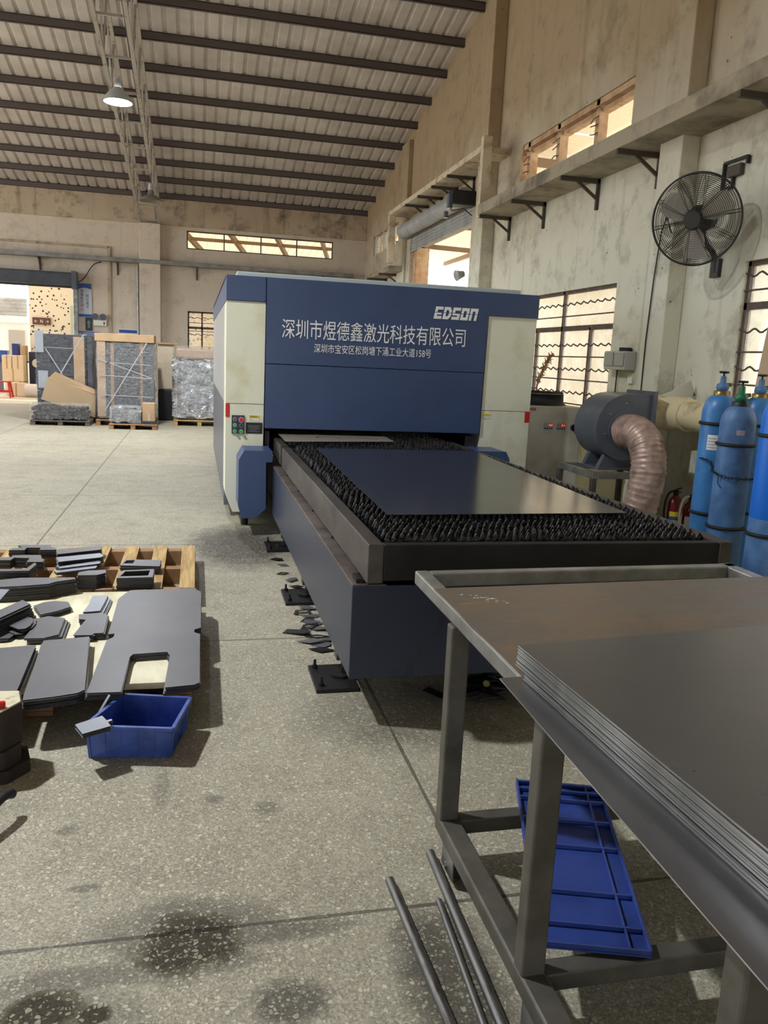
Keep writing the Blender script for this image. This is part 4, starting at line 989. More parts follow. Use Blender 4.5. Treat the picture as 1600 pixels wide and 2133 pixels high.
for i in range(8):
    a = i * math.pi / 4; m.tube([(3.53 + .05 * math.cos(a), 8.05 + .05 * math.sin(a), 1.34), (3.53 + .27 * math.cos(a), 8.05 + .27 * math.sin(a), 1.33)], .005, 6)
m.build('fan_guard', M_BLACK, ch)
M_LED = emit('red_digits', (1, .08, .03, 1), 3.0)
for x, s_ in ((3.51, '16.8'), (3.65, '21.4')):
    dp = MB().box((x - .055, cy0 - .006, .965), (x + .045, cy0, 1.035)).build('controller', M_GREYP, ch, .002)
    MB().box((x - .005, cy0 - .008, 1.003), (x + .038, cy0 - .006, 1.03)).build('display_window', M_BLACK, dp)
    text('digits', s_, (x - .001, cy0 - .0085, 1.006), .020, .036, M_LED, dp, .0004)
    m = MB()
    for k in range(4): m.cyl((x - .04 + .024 * k, cy0 - .006, .982), (x - .04 + .024 * k, cy0 - .012, .982), .006, n=10)
    m.build('keys', M_BLACK, dp)
MB().cyl((3.785, cy0, .995), (3.785, cy0 - .03, .995), .034, n=22).build('main_switch', M_BLACK, ch)
MB().box((3.29, cy0 - .003, 1.155), (3.36, cy0, 1.185)).build('maker_label', pm('dull_red_label', srgb(170, 110, 104), .5), ch)
for x in (cx0 + .06, cx1 - .06):
    for y in (cy0 + .06, cy1 - .06): MB().cyl((x, y, 0), (x, y, .09), .03, n=14).build('foot', M_RUB, ch)
# stand
st = thing('blower_stand', (3.65, 6.9, 0), 'open square-tube steel stand carrying the grey blower', 'stand')
sx0, sx1, sy0, sy1, sz = 3.46, 4.16, 6.56, 7.30, .69
for a, b_ in (((sx0, sy0, sz - .06), (sx0 + .05, sy1, sz)), ((sx1 - .05, sy0, sz - .06), (sx1, sy1, sz)), ((sx0 + .05, sy0, sz - .06), (sx1 - .05, sy0 + .05, sz)), ((sx0 + .05, sy1 - .05, sz - .06), (sx1 - .05, sy1, sz))):
    MB().box(a, b_).build('top_rail', M_TUBE, st, .005)
for x in (sx0, sx1 - .05):
    for y in (sy0, sy1 - .05): MB().box((x, y, 0), (x + .05, y + .05, sz - .06)).build('leg', M_TUBED, st, .005)
for y in (sy0, sy1 - .05): MB().box((sx0 + .05, y, .15), (sx1 - .05, y + .05, .2)).build('lower_rail', M_TUBED, st, .005)
# blower
bw = thing('centrifugal_blower', (3.86, 6.9, .69), 'dark grey snail-shaped centrifugal blower on the steel stand by the window', 'blower')
bc = Vector((3.84, 0, 1.07)); pts = []
for i in range(81):
    a = R(90 + 300 * i / 80); r = .318 - .05 * i / 80
    pts.append((bc.x + r * math.cos(a), bc.z + r * math.sin(a)))
out = [(4.22, pts[-1][1] if False else 1.05), (4.22, 1.415)]
prof = pts[:1] and [p for p in pts if not (p[0] > 4.0 and p[1] > 1.0)]
prof = [(4.09, 1.388)] + prof + [(4.05, 1.02), (4.09, 1.02)]
m = MB(); m.prismy(prof, 6.72, 7.16); m.build('volute', M_BLOW, bw, .012)
m = MB(); m.prismy([(4.07, .99), (4.11, .99), (4.11, 1.42), (4.07, 1.42)], 6.69, 7.19); m.build('outlet_flange', M_BLOW, bw, .003)
ipl = MB().cyl((3.84, 6.722, 1.07), (3.84, 6.705, 1.07), .185, n=40).build('inlet_plate', M_BLOW, bw)
m = MB()
for i in range(8): a = i * math.pi / 4 + .2; m.cyl((3.86 + .24 * math.cos(a), 6.722, 1.07 + .24 * math.sin(a)), (3.86 + .24 * math.cos(a), 6.708, 1.07 + .24 * math.sin(a)), .009, n=6)
m.build('bolts', M_GAL, bw)
MB().cyl((3.86, 7.16, 1.07), (3.86, 7.5, 1.07), .12, n=28).build('motor', M_BLOW, bw)
m = MB(); m.prismy([(3.62, .69), (4.12, .69), (4.05, .86), (3.7, .86)], 6.78, 6.84); m.prismy([(3.62, .69), (4.12, .69), (4.05, .86), (3.7, .86)], 7.06, 7.12); m.box((3.6, 6.74, .69), (4.14, 7.16, .705)); m.build('mounting_feet', M_BLOW, bw, .004)
# ribbed hose
path = []
def bez(p0, p1, p2, p3, n):
    return [tuple(Vector(p0) * (1 - t) ** 3 + 3 * Vector(p1) * (1 - t) ** 2 * t + 3 * Vector(p2) * (1 - t) * t * t + Vector(p3) * t ** 3) for t in [i / n for i in range(n + 1)]]
path = bez((3.82, 6.685, 1.05), (3.81, 6.34, 1.12), (3.88, 6.22, .88), (3.79, 6.28, .42), 70) + bez((3.79, 6.28, .42), (3.76, 6.30, .24), (3.66, 6.34, .17), (3.4, 6.36, .17), 26)[1:] + bez((3.4, 6.36, .17), (3.1, 6.38, .17), (2.95, 6.38, .36), (2.66, 6.38, .37), 36)[1:]
random.seed(8)
rad = [.148 + .005 * math.sin(i * 2.1) + random.uniform(-.004, .004) for i in range(len(path))]
m = MB(); m.tube(path, .15, 28, rad=rad)
for i in range(len(m.v)): m.v[i] = m.v[i] + Vector((random.uniform(-.0025, .0025), random.uniform(-.0025, .0025), random.uniform(-.0025, .0025)))
hs = solid('flexible_duct', m, M_HOSE, 'pinkish brown crumpled flexible duct hanging from the blower down behind the tray', 'duct', loc=(3.82, 6.7, 1.04))
# plastic exhaust pipe along the wall
pv = thing('plastic_exhaust_pipe', (4.34, 6.2, 1.2), 'thick dusty cream plastic pipe leaving the blower behind the gas cylinders', 'pipe')
m = MB(); m.tube([(4.115, 6.93, 1.22), (4.17, 6.93, 1.22), (4.28, 6.90, 1.22), (4.38, 6.78, 1.22), (4.40, 6.62, 1.22)], .155, 28, rad=[.16, .16, .165, .16, .15]); m.build('elbow', M_PVC, pv)
MB().cyl((4.40, 6.66, 1.22), (4.40, 4.6, 1.19), .135, n=32).build('pipe', M_PVC, pv)
MB().cyl((4.40, 6.70, 1.22), (4.40, 6.60, 1.22), .148, n=32).build('socket_collar', M_PVC, pv)
m = MB(); bp = [(4.206, 1.378), (4.333, 1.427), (4.52, 1.532), (4.585, 1.40), (4.57, 1.378)]
m.prismy(bp, 6.83, 6.845)
solid('torn_board', m, pm('torn_board_white', srgb(204, 202, 190), .7, 0, srgb(80, 76, 70), 9, .6, .7), 'torn whitish board standing on top of the plastic pipe by the wall', 'board', loc=(4.4, 6.84, 1.378))
# gas cylinders
def gas_cyl(x, y, r, h, mat, label, rings, valve, tilt=0, sticker=None):
    t = thing('gas_cylinder', (x, y, 0), label, 'gas cylinder', None)
    hs_ = h - .24; pr = [(r * .94, 0), (r, .015), (r, hs_)]
    for i in range(1, 11): a = i / 10 * math.pi / 2; pr.append((.042 + (r - .042) * math.cos(a), hs_ + .135 * math.sin(a)))
    pr += [(.042, hs_ + .15)]
    MB().lathe(pr, (x, y, 0), 40).build('body', mat, t)
    MB().lathe([(.058, hs_ + .125), (.058, hs_ + .16), (.05, hs_ + .165)], (x, y, 0), 24).build('neck_ring', M_BRASS if valve != 'green' else M_BLACK, t)
    vm = M_CYLB if valve != 'green' else M_GREENV
    z = hs_ + .16
    v = MB().lathe([(.03, z), (.045, z + .02), (.042, z + .05), (.022, z + .06), (.02, z + .105), (.014, z + .11)], (x, y, 0), 20).build('valve', vm, t)
    MB().cyl((x, y, z + .045), (x + .055, y - .02, z + .05), .014, n=12).build('outlet', M_BRASS, v)
    w = MB(); w.cyl((x, y, z + .105), (x, y, z + .135), .007, n=8); w.cyl((x - .036, y, z + .138), (x + .036, y, z + .138), .009, n=10); w.lathe([(.02, z + .13), (.034, z + .134), (.034, z + .142), (.02, z + .146)], (x, y, 0), 20); w.build('hand_wheel', M_BLACK, t)
    for zr in rings: MB().tube([(x + (r + .004) * math.cos(a), y + (r + .004) * math.sin(a), zr) for a in [i * 2 * math.pi / 40 for i in range(40)]], .012, 8, closed=True).build('rubber_ring', M_RUB, t)
    return t
def curved_label(t, x, y, r, z0, z1, a0, a1, mat, name):
    m = MB(); n = 10; vs = []
    for k in range(n + 1):
        a = R(a0 + (a1 - a0) * k / n); vs += [(x + (r + .0015) * math.cos(a), y + (r + .0015) * math.sin(a), z0), (x + (r + .0015) * math.cos(a), y + (r + .0015) * math.sin(a), z1)]
    m.add(vs, [(2 * k, 2 * k + 2, 2 * k + 3, 2 * k + 1) for k in range(n)]); return m.build(name, mat, t)
c1 = gas_cyl(3.76, 5.28, .122, 1.56, M_CYL, 'blue gas cylinder with a white label, nearest the fire extinguishers', (1.245, .58), 'blue')
lb = curved_label(c1, 3.76, 5.28, .122, 1.055, 1.165, 205, 285, M_LABEL, 'paper_label')
curved_label(lb, 3.76, 5.28, .1228, 1.105, 1.14, 243, 253, M_YEL, 'yellow_mark'); curved_label(lb, 3.76, 5.28, .1228, 1.066, 1.095, 241, 254, M_GREENV, 'green_mark')
for k in range(4): curved_label(lb, 3.76, 5.28, .1228, 1.07 + k * .022, 1.076 + k * .022, 208, 235, pm('print_grey', srgb(150, 150, 150), .6), 'print_line')
for k in range(4): curved_label(lb, 3.76, 5.28, .1228, 1.07 + k * .022, 1.076 + k * .022, 260, 283, pm('print_grey', srgb(150, 150, 150), .6), 'print_line')
c2 = gas_cyl(3.645, 4.90, .118, 1.50, M_CYLB, 'worn greyish blue gas cylinder with a black neck, standing foremost beside the tray', (1.13, .55), 'green')
curved_label(c2, 3.645, 4.90, .118, 1.20, 1.235, 232, 258, pm('faded_pink', srgb(170, 150, 160), .6), 'faded_label')
c3 = gas_cyl(4.10, 5.30, .12, 1.55, M_CYL, 'blue gas cylinder partly hidden behind the worn one, near the window jamb', (1.24, .58), 'blue')
c4 = gas_cyl(3.47, 4.25, .12, 1.58, M_CYLN, 'bright blue gas cylinder cut off by the right picture edge', (1.25, .64), 'blue')
MB().lathe([(.1205, .02), (.1215, .03), (.1215, .735), (.1205, .74)], (3.47, 4.25, 0), 40).build('faded_lower_coat', M_CYLB, c4)
# chain round the cylinders
m = MB(); P_ = [(3.622, 5.26, .99), (3.632, 5.19, .985), (3.645, 5.145, .975), (3.585, 5.04, .955), (3.515, 4.93, .935), (3.513, 4.86, .92), (3.545, 4.79, .91), (3.64, 4.765, .905), (3.74, 4.79, .90), (3.785, 4.86, .9)]
L_ = []
for a, b_ in zip(P_, P_[1:]):
    n = max(1, int((Vector(b_) - Vector(a)).length / .022)); L_ += [Vector(a).lerp(Vector(b_), k / n) for k in range(n)]
for i in range(len(L_) - 1):
    a, b_ = L_[i], L_[i + 1]; d = (b_ - a).normalized(); u = Vector((0, 0, 1)) if i % 2 else d.cross(Vector((0, 0, 1))).normalized()
    c = (a + b_) / 2; m.tube([c + d * .017 * math.cos(t) + u * .008 * math.sin(t) for t in [k * math.pi / 4 for k in range(8)]], .0028, 5, closed=True)
m.tube([P_[2], (3.65, 5.14, .93), (3.625, 5.11, .90)], .003, 5); m.tube([P_[5], (3.52, 4.87, .86), (3.535, 4.85, .83)], .003, 5)
solid('steel_chain', m, M_DARKST, 'dark steel chain slung across the two front gas cylinders', 'chain', loc=P_[0])
# fire extinguishers
def extinguisher(x, y, label, hose_white):
    t = thing('fire_extinguisher', (x, y, 0), label, 'fire extinguisher')
    M_EXT = pm('extinguisher_red', srgb(116, 22, 32), .35)
    MB().lathe([(.062, 0), (.066, .01), (.066, .40), (.055, .44), (.03, .465), (.022, .48)], (x, y, 0), 28).build('body', M_EXT, t)
    MB().lathe([(.022, .475), (.026, .49), (.02, .53)], (x, y, 0), 16).build('valve', M_BLACK, t)
    m = MB(); m.bar((x, y, .53), (x - .01, y - .09, .56), .018, .008); m.bar((x, y, .515), (x - .01, y - .085, .52), .018, .008); m.build('squeeze_handle', M_BLACK, t)
    hm = M_LABEL if hose_white else M_BLACK
    MB().tube(bez((x, y, .51), (x - .13, y + .04, .56), (x - .12, y - .02, .2), (x - .07, y - .02, .06), 24), .011, 8).build('hose', hm, t)
    if hose_white: curved_label(t, x, y, .066, .22, .34, 200, 262, M_LABEL, 'paper_label')
    else:
        lb_ = curved_label(t, x, y, .066, .1, .33, 195, 275, M_YEL, 'yellow_label'); curved_label(lb_, x, y, .0665, .25, .285, 195, 275, pm('label_blue', srgb(40, 80, 150), .5), 'blue_strip')
extinguisher(4.36, 6.62, 'red fire extinguisher with a yellow label by the wall', False)
extinguisher(4.33, 6.33, 'red fire extinguisher with a white hose beside the first gas cylinder', True)
# wall electrics
eb = thing('breaker_box', (4.57, 8.2, 1.6), 'pale grey twin-lidded breaker box on the wall left of the pillar', 'electrical box')
MB().box((4.46, 7.98, 1.60), (XW - .002, 8.44, 1.80)).build('housing', pm('box_grey', srgb(178, 178, 172), .45), eb, .008)
m = MB(); m.box((4.445, 8.0, 1.64), (4.46, 8.19, 1.785)); m.box((4.445, 8.22, 1.64), (4.46, 8.42, 1.785)); m.build('lids', pm('lid_grey', srgb(164, 164, 160), .4), eb, .006)
MB().cyl((4.53, 8.12, 1.80), (4.53, 8.12, 1.84), .065, n=20).build('dark_cap', M_BLACK, eb)
MB().tube([(4.58, 8.34, 1.6), (4.58, 8.345, 1.4), (4.58, 8.33, 1.1), (4.575, 8.33, .9)], .008, 6).build('cable', M_BLACK, eb)
sk = MB().box((4.575, 8.0, 1.46), (XW, 8.09, 1.57)); solid('wall_socket', sk, M_LABEL, 'small white wall socket beneath the breaker box', 'socket', loc=(4.6, 8.04, 1.46))
jb = thing('broken_switch_frame', (4.58, 6.6, 3.2), 'small black broken switch frame high on the wall right of the fan', 'switch')
m = MB()
for a, b_ in (((6.46, 3.44), (6.78, 3.44)), ((6.46, 3.38), (6.46, 3.44)), ((6.78, 3.44), (6.78, 3.22)), ((6.78, 3.22), (6.64, 3.22)), ((6.64, 3.22), (6.64, 3.30))): m.bar((4.58, a[0], a[1]), (4.58, b_[0], b_[1]), .03, .022)
m.build('frame', M_BLACK, jb); MB().box((4.55, 6.52, 3.30), (XW, 6.70, 3.40)).build('switch_body', M_BRK, jb, .01)
# ------------------------------------------------------------------ wall fan
fn = thing('wall_fan', (4.6, 6.73, 2.6), 'large black wire-cage wall fan fixed beside the pillar', 'fan')
FCc = Vector((4.14, 6.45, 2.885)); ax = (Vector((0, 0, CAM_H)) - FCc).normalized(); ax = (ax + Vector((-.97, .23, -.12)) * .36).normalized()
TF_ = Matrix.Translation(FCc) @ ax.to_track_quat('Z', 'Y').to_matrix().to_4x4()
M_FAN = pm('fan_black', srgb(48, 45, 44), .45)
RF = .372
def cage(name, sgn):
    m = MB(); m.X = TF_; bulge = lambda r: sgn * (.03 + .075 * (1 - (r / RF) ** 2) ** .7 if r < RF else .0)
    for i in range(21):
        r = .09 + (RF - .09) * i / 20
        m.tube([(r * math.cos(a), r * math.sin(a), bulge(r)) for a in [k * 2 * math.pi / 56 for k in range(56)]], .0022, 4, closed=True)
    for i in range(10):
        for da in (-.035, .035):
            a = i * 2 * math.pi / 10 + .15 + da; m.tube([(r * math.cos(a), r * math.sin(a), bulge(r) + sgn * .002) for r in [.06 + (RF - .06) * k / 8 for k in range(9)]], .0025, 4)
    return m.build(name, M_FAN, fn)
cage('front_cage', 1); cage('rear_cage', -1)
m = MB(); m.X = TF_; m.tube([(RF * math.cos(a), RF * math.sin(a), 0) for a in [k * 2 * math.pi / 72 for k in range(72)]], .009, 8, closed=True); m.build('rim', M_FAN, fn)
m = MB(); m.X = TF_; m.cyl((0, 0, .085), (0, 0, .115), .085, .07, 28); m.build('badge', M_FAN, fn)
hub = MB(); hub.X = TF_; hub.cyl((0, 0, -.03), (0, 0, .06), .06, n=24); hub = hub.build('hub', M_FAN, fn)
for i in range(3):
    m = MB(); vs = []; nb = 7
    for k in range(nb):
        r = .05 + .28 * k / (nb - 1); wv = .05 + .075 * math.sin(k / (nb - 1) * 2.4)
        for s_ in (-1, 1):
            a = i * 2 * math.pi / 3 + .5 + s_ * wv / max(r, .12) * .8; vs.append((r * math.cos(a), r * math.sin(a), s_ * .02))
    m.X = TF_; m.add(vs, [(2 * k, 2 * k + 1, 2 * k + 3, 2 * k + 2) for k in range(nb - 1)]); ob = m.build('blade', pm('fan_blade', srgb(176, 168, 158), .4), fn)
    sd = ob.modifiers.new('thick', 'SOLIDIFY'); sd.thickness = .003
m = MB(); m.X = TF_; m.cyl((0, 0, -.09), (0, 0, -.30), .115, .10, 28); mo = m.build('motor', M_FAN, fn, .01)
back = TF_ @ Vector((0, 0, -.22))
m = MB(); m.tube([tuple(back + Vector((0, 0, -.05))), tuple(back + Vector((.01, .0, -.15))), (4.44, 6.70, 2.72), (4.53, 6.74, 2.68), (4.57, 6.74, 2.60), (4.575, 6.74, 2.5)], .025, 12); m.build('arm', M_FAN, fn)
MB().box((4.56, 6.68, 2.46), (XW, 6.80, 2.62)).build('wall_bracket', M_FAN, fn, .004)
m = MB(); m.tube([(4.405, 7.50, 1.35), (4.40, 7.5, 1.9), (4.395, 7.46, 2.5), (4.39, 7.40, 2.93), (4.33, 7.22, 3.05), (4.28, 7.1, 2.95), (4.26, 7.0, 2.86)], .007, 6); solid('fan_cable', m, M_BLACK, 'thin black cable hanging from the fan down the pillar face', 'cable', loc=(4.405, 7.5, 1.35))
m = MB(); m.tube([(4.55, 6.72, 2.45), (4.57, 6.66, 2.35), (4.585, 6.5, 2.5), (4.59, 6.45, 2.6)], .006, 6); solid('loose_cable', m, M_LABEL, 'thin pale loop of cable under the wall fan', 'cable', loc=(4.55, 6.72, 2.45))
# cardboard behind the barred window and shutter drive
m = MB(); m.add([(4.585, 6.02, 1.25), (4.585, 5.0, 1.25), (4.585, 5.0, 2.1), (4.585, 5.92, 2.05), (4.57, 6.02, 1.25), (4.57, 5.0, 1.25), (4.57, 5.0, 2.1), (4.57, 5.92, 2.05)], [(0, 1, 2, 3), (7, 6, 5, 4), (0, 4, 5, 1), (1, 5, 6, 2), (2, 6, 7, 3), (3, 7, 4, 0)])
solid('cardboard_sheet', m, pm('cardboard_dusty', srgb(196, 170, 140), .85), 'brown cardboard sheet propped in the window above the right-hand gas cylinders', 'cardboard', loc=(4.58, 6.0, 1.25))
sm = thing('shutter_motor', (4.3, 13.5, 4.1), 'black shutter drive motor hanging above the side doorway', 'motor')
MB().box((4.06, 13.32, 4.14), (4.5, 13.6, 4.37)).build('housing', M_BLACK, sm, .02)
m = MB(); m.cyl((4.05, 13.4, 4.08), (4.05, 13.4, 4.3), .05, n=16); m.cyl((4.0, 13.42, 3.93), (4.0, 13.42, 4.03), .04, n=14); m.tube([(4.05, 13.4, 4.1), (4.1, 13.42, 4.05), (4.3, 13.42, 4.1), (4.45, 13.42, 4.0)], .012, 6); m.build('gear_unit', M_DKGREY, sm)
m = MB(); m.tube([(4.58, 13.62, 4.1), (4.56, 13.62, 3.2), (4.55, 13.62, 2.2)], .008, 6); solid('pull_cord', m, M_BLACK, 'thin cord hanging down the right jamb of the side doorway', 'cord', loc=(4.58, 13.62, 4.1))
m = MB(); m.lathe([(.05, 0), (.06, .05), (.08, .12), (.09, .14)], (4.33, 13.3, 3.05), 20, axis=(-1, -.2, -.3)); solid('wall_floodlight', m, M_GAL, 'small round grey floodlight on the jamb right of the side doorway', 'lamp', loc=(4.33, 13.3, 3.05))
# ------------------------------------------------------------------ wrapped goods by the back wall
def wrap_mat(name, clear, col=(.8, .82, .85, 1), bs=18):
    k = NT(name); t = k.new('ShaderNodeBsdfTransparent'); g = k.new('ShaderNodeBsdfGlossy'); d = k.new('ShaderNodeBsdfDiffuse'); m1 = k.new('ShaderNodeMixShader'); m2 = k.new('ShaderNodeMixShader')
    g.inputs['Roughness'].default_value = .12; d.inputs[0].default_value = col
    b = k.new('ShaderNodeBump'); b.inputs['Strength'].default_value = 1; b.inputs['Distance'].default_value = .05
    n = k.noise(bs, 5, .65, k.mapped((1, 1, 2.6)), 1.2); k.l.new(n, b.inputs['Height']); k.l.new(b.outputs[0], g.inputs['Normal'])
    m1.inputs[0].default_value = .5; k.l.new(d.outputs[0], m1.inputs[1]); k.l.new(g.outputs[0], m1.inputs[2])
    f = k.math('ADD', k.math('MULTIPLY', k.band(n, .4, .65), .5 * (1 - clear) + .2), (1 - clear) * .4)
    k.l.new(f, m2.inputs[0]); k.l.new(t.outputs[0], m2.inputs[1]); k.l.new(m1.outputs[0], m2.inputs[2]); k.l.new(m2.outputs[0], k.out.inputs[0]); return k.m
M_WRAP = wrap_mat('stretch_wrap', .9); M_WRAPS = wrap_mat('silvery_wrap', .45, (.62, .66, .70, 1), 14)
M_PANEL = pm('black_panel', srgb(46, 50, 62), .4, 0, srgb(38, 42, 52), 3)
def sheet_skin(x0, x1, y0, y1, z0, z1, n=.05, amp=.012, seed=1):
    """crumpled film round a block: front, two flanks and top"""
    random.seed(seed); m = MB()
    def grid(fn, nu, nv):
        vs = [Vector(fn(i / nu, j / nv)) + Vector((random.uniform(-amp, amp), random.uniform(-amp, amp), random.uniform(-amp, amp))) for i in range(nu + 1) for j in range(nv + 1)]
        m.add(vs, [(i * (nv + 1) + j, (i + 1) * (nv + 1) + j, (i + 1) * (nv + 1) + j + 1, i * (nv + 1) + j + 1) for i in range(nu) for j in range(nv)], 0, True)
    nx, ny, nz = max(2, int((x1 - x0) / n)), max(2, int((y1 - y0) / n)), max(2, int((z1 - z0) / n))
    grid(lambda u, v: (x0 + (x1 - x0) * u, y0, z0 + (z1 - z0) * v), nx, nz)
    grid(lambda u, v: (x0, y1 + (y0 - y1) * u, z0 + (z1 - z0) * v), ny, nz)
    grid(lambda u, v: (x1, y0 + (y1 - y0) * u, z0 + (z1 - z0) * v), ny, nz)
    grid(lambda u, v: (x0 + (x1 - x0) * u, y0 + (y1 - y0) * v, z1), nx, ny)
    return m
def small_pallet(x0, x1, y0, y1, label, h=.115, mat=None):
    t = thing('wooden_pallet', ((x0 + x1) / 2, (y0 + y1) / 2, 0), label, 'pallet', None); mat = mat or M_WOOD2
    MB().box((x0, y0, h - .02), (x1, y1, h)).build('deck', mat, t, .003)
    for x in (x0, (x0 + x1) / 2 - .045, x1 - .09): MB().box((x, y0 + .01, .0), (x + .09, y1 - .01, h - .02)).build('skid', mat, t, .003)
    return t
# load A: tall black cabinet panels
small_pallet(-3.2, -2.1, 17.95, 19.0, 'pallet under the left tall stack of black panels')
la = thing('wrapped_panel_stack', (-2.65, 18.4, .115), 'tall left stack of black panels taped in an X, behind the leaning cardboard', 'wrapped goods')
zt = .12; hgt = (.27, .26, .3, .28, .3, .28)
for h in hgt: MB().box((-3.19, 18.0, zt), (-2.22, 19.0, zt + h - .012)).build('black_panel', M_PANEL, la, .012); zt += h
MB().box((-2.21, 18.02, .12), (-2.08, 19.0, 1.82)).build('side_panel', M_PANEL, la, .02)
MB().box((-2.46, 17.97, .3), (-2.25, 18.0, 1.76)).build('cardboard_edge_strip', M_CARD, la)
MB().box((-3.2, 17.975, 1.42), (-3.04, 18.0, 1.85)).build('foam_corner', pm('grey_foam', srgb(160, 164, 174), .7), la)
MB().box((-3.16, 17.985, .7), (-2.97, 18.0, 1.05)).build('foam_pad', pm('grey_foam', srgb(160, 164, 174), .7), la)
M_TAPE = pm('clear_tape', srgb(168, 170, 174), .2)
m = MB(); m.bar((-2.85, 17.965, .78), (-2.25, 17.965, 1.82), .004, .024); m.build('tape_strip', M_TAPE, la)
m = MB(); m.bar((-3.0, 17.972, 1.5), (-2.42, 17.972, .55), .004, .02); m.build('tape_strip', M_TAPE, la)
sheet_skin(-3.205, -2.06, 17.965, 19.02, .135, 1.86, .09, .008, 2).build('stretch_wrap', wrap_mat('stretch_wrap_thin', .97), la)
# in front of A: bundle of tubes and the leaning cardboard
small_pallet(-3.2, -2.08, 17.2, 17.9, 'low pallet under the wrapped tube ends, leftmost of the row', .1, pm('pallet_grey_wood', srgb(96, 84, 74), .8))
lb_ = thing('wrapped_tube_bundle', (-2.65, 17.4, .1), 'low bundle of wrapped black tubes on the leftmost pallet', 'wrapped goods')
random.seed(6)
for row in range(3):
    m = MB()
    for i in range(12):
        x = -3.14 + i * .086 + (row % 2) * .03; m.cyl((x, 17.24, .155 + row * .085), (x, 17.8, .155 + row * .085), .04, n=12)
    m.build('tube_row', M_DARKST, lb_)
sheet_skin(-3.2, -2.1, 17.22, 17.83, .125, .42, .05, .02, 4).build('stretch_wrap', M_WRAP, lb_)
m = MB(); th = .012
v = [(-3.1, 17.885, .47), (-2.05, 17.885, .12), (-2.03, 17.92, .60), (-2.82, 17.93, 1.0), (-2.98, 17.93, .90)]
m.add(v + [(x, y + th, z) for x, y, z in v], [(0, 1, 2, 3, 4), (9, 8, 7, 6, 5)] + [(i, (i + 1) % 5, 5 + (i + 1) % 5, 5 + i)[::-1] for i in range(5)])
cbd = solid('cardboard_sheet', m, pm('cardboard_plain', srgb(168, 144, 112), .8), 'large creased brown cardboard sheet leaning over the tube bundle', 'cardboard', loc=(-3.1, 17.89, .12))
m = MB(); m.add([(-2.96, 17.925, .90), (-2.04, 17.91, .60), (-2.04, 17.93, .70), (-2.82, 17.935, 1.04)], [(0, 1, 2, 3)]); m.build('folded_flap', M_CARD, cbd)
# load B: open black frames in cardboard and wrap
small_pallet(-2.0, -.82, 17.5, 18.5, 'pallet under the tall cardboard-topped stack in the middle of the row')
lc_ = thing('wrapped_cabinet_stack', (-1.4, 18.0, .115), 'tall shiny wrapped stack with a cardboard top edge, middle of the row', 'wrapped goods')
MB().box((-1.95, 17.62, .12), (-.86, 18.45, 1.70)).build('black_panel', M_PANEL, lc_, .01)
m = MB()
for z in (.38, .62, .88, 1.14, 1.42): m.box((-1.78, 17.605, z), (-.88, 17.62, z + .015))
m.build('shelf_edge', M_BLACK, lc_)
MB().box((-2.0, 17.56, 1.70), (-.84, 18.48, 1.86)).build('cardboard_cap', M_CARD, lc_, .01)
MB().box((-1.96, 17.575, .18), (-1.80, 17.62, 1.72)).build('cardboard_strip', M_CARD, lc_)
MB().box((-1.70, 17.60, .2), (-1.64, 17.62, 1.7)).build('wood_strip', M_WOOD2, lc_); MB().box((-1.12, 17.60, .2), (-1.07, 17.62, 1.7)).build('wood_strip', M_WOOD2, lc_)
m = MB(); m.bar((-1.82, 17.54, .3), (-.98, 17.54, 1.70), .004, .022); m.build('tape_strip', M_TAPE, lc_)
m = MB(); m.bar((-1.95, 17.545, 1.35), (-.86, 17.545, .98), .004, .016); m.bar((-1.9, 17.545, 1.02), (-.86, 17.545, .98), .004, .016); m.bar((-1.9, 17.545, .62), (-.86, 17.545, .6), .004, .016); m.bar((-1.8, 17.545, 1.28), (-.9, 17.545, 1.25), .004, .014); m.build('tape_strip', M_TAPE, lc_)
sheet_skin(-1.97, -.82, 17.55, 18.47, .16, 1.68, .07, .016, 5).build('stretch_wrap', wrap_mat('stretch_wrap_shiny', .72), lc_)
# in front of B
small_pallet(-1.67, -.76, 16.72, 17.45, 'small front pallet under the low wrapped bundle', .105)
ld = thing('wrapped_bundle', (-1.2, 17.0, .105), 'low crumpled wrapped bundle on the small front pallet', 'wrapped goods')
MB().box((-1.62, 16.80, .107), (-1.08, 17.4, .38)).build('contents', M_PANEL, ld, .04)
m = MB(); m.box((-1.03, 16.8, .107), (-.78, 17.4, .16)); solid('blue_board', m, M_NAVY, 'dark blue board under the upright carton on the small front pallet', 'board', loc=(-.9, 16.8, .107))
sheet_skin(-1.64, -1.07, 16.77, 17.41, .135, .43, .05, .026, 7).build('stretch_wrap', M_WRAPS, ld)
m = MB(); m.box((-1.04, 16.82, .161), (-.80, 17.15, .52)); cb = solid('cardboard_box', m, M_CARD, 'upright cardboard carton on the small front pallet beside the wrapped bundle', 'box', loc=(-.92, 17, .161), bevel=.006)
m = MB(); m.box((-.93, 16.815, .165), (-.89, 16.82, .33)); m.build('tape', M_TAPE, cb)
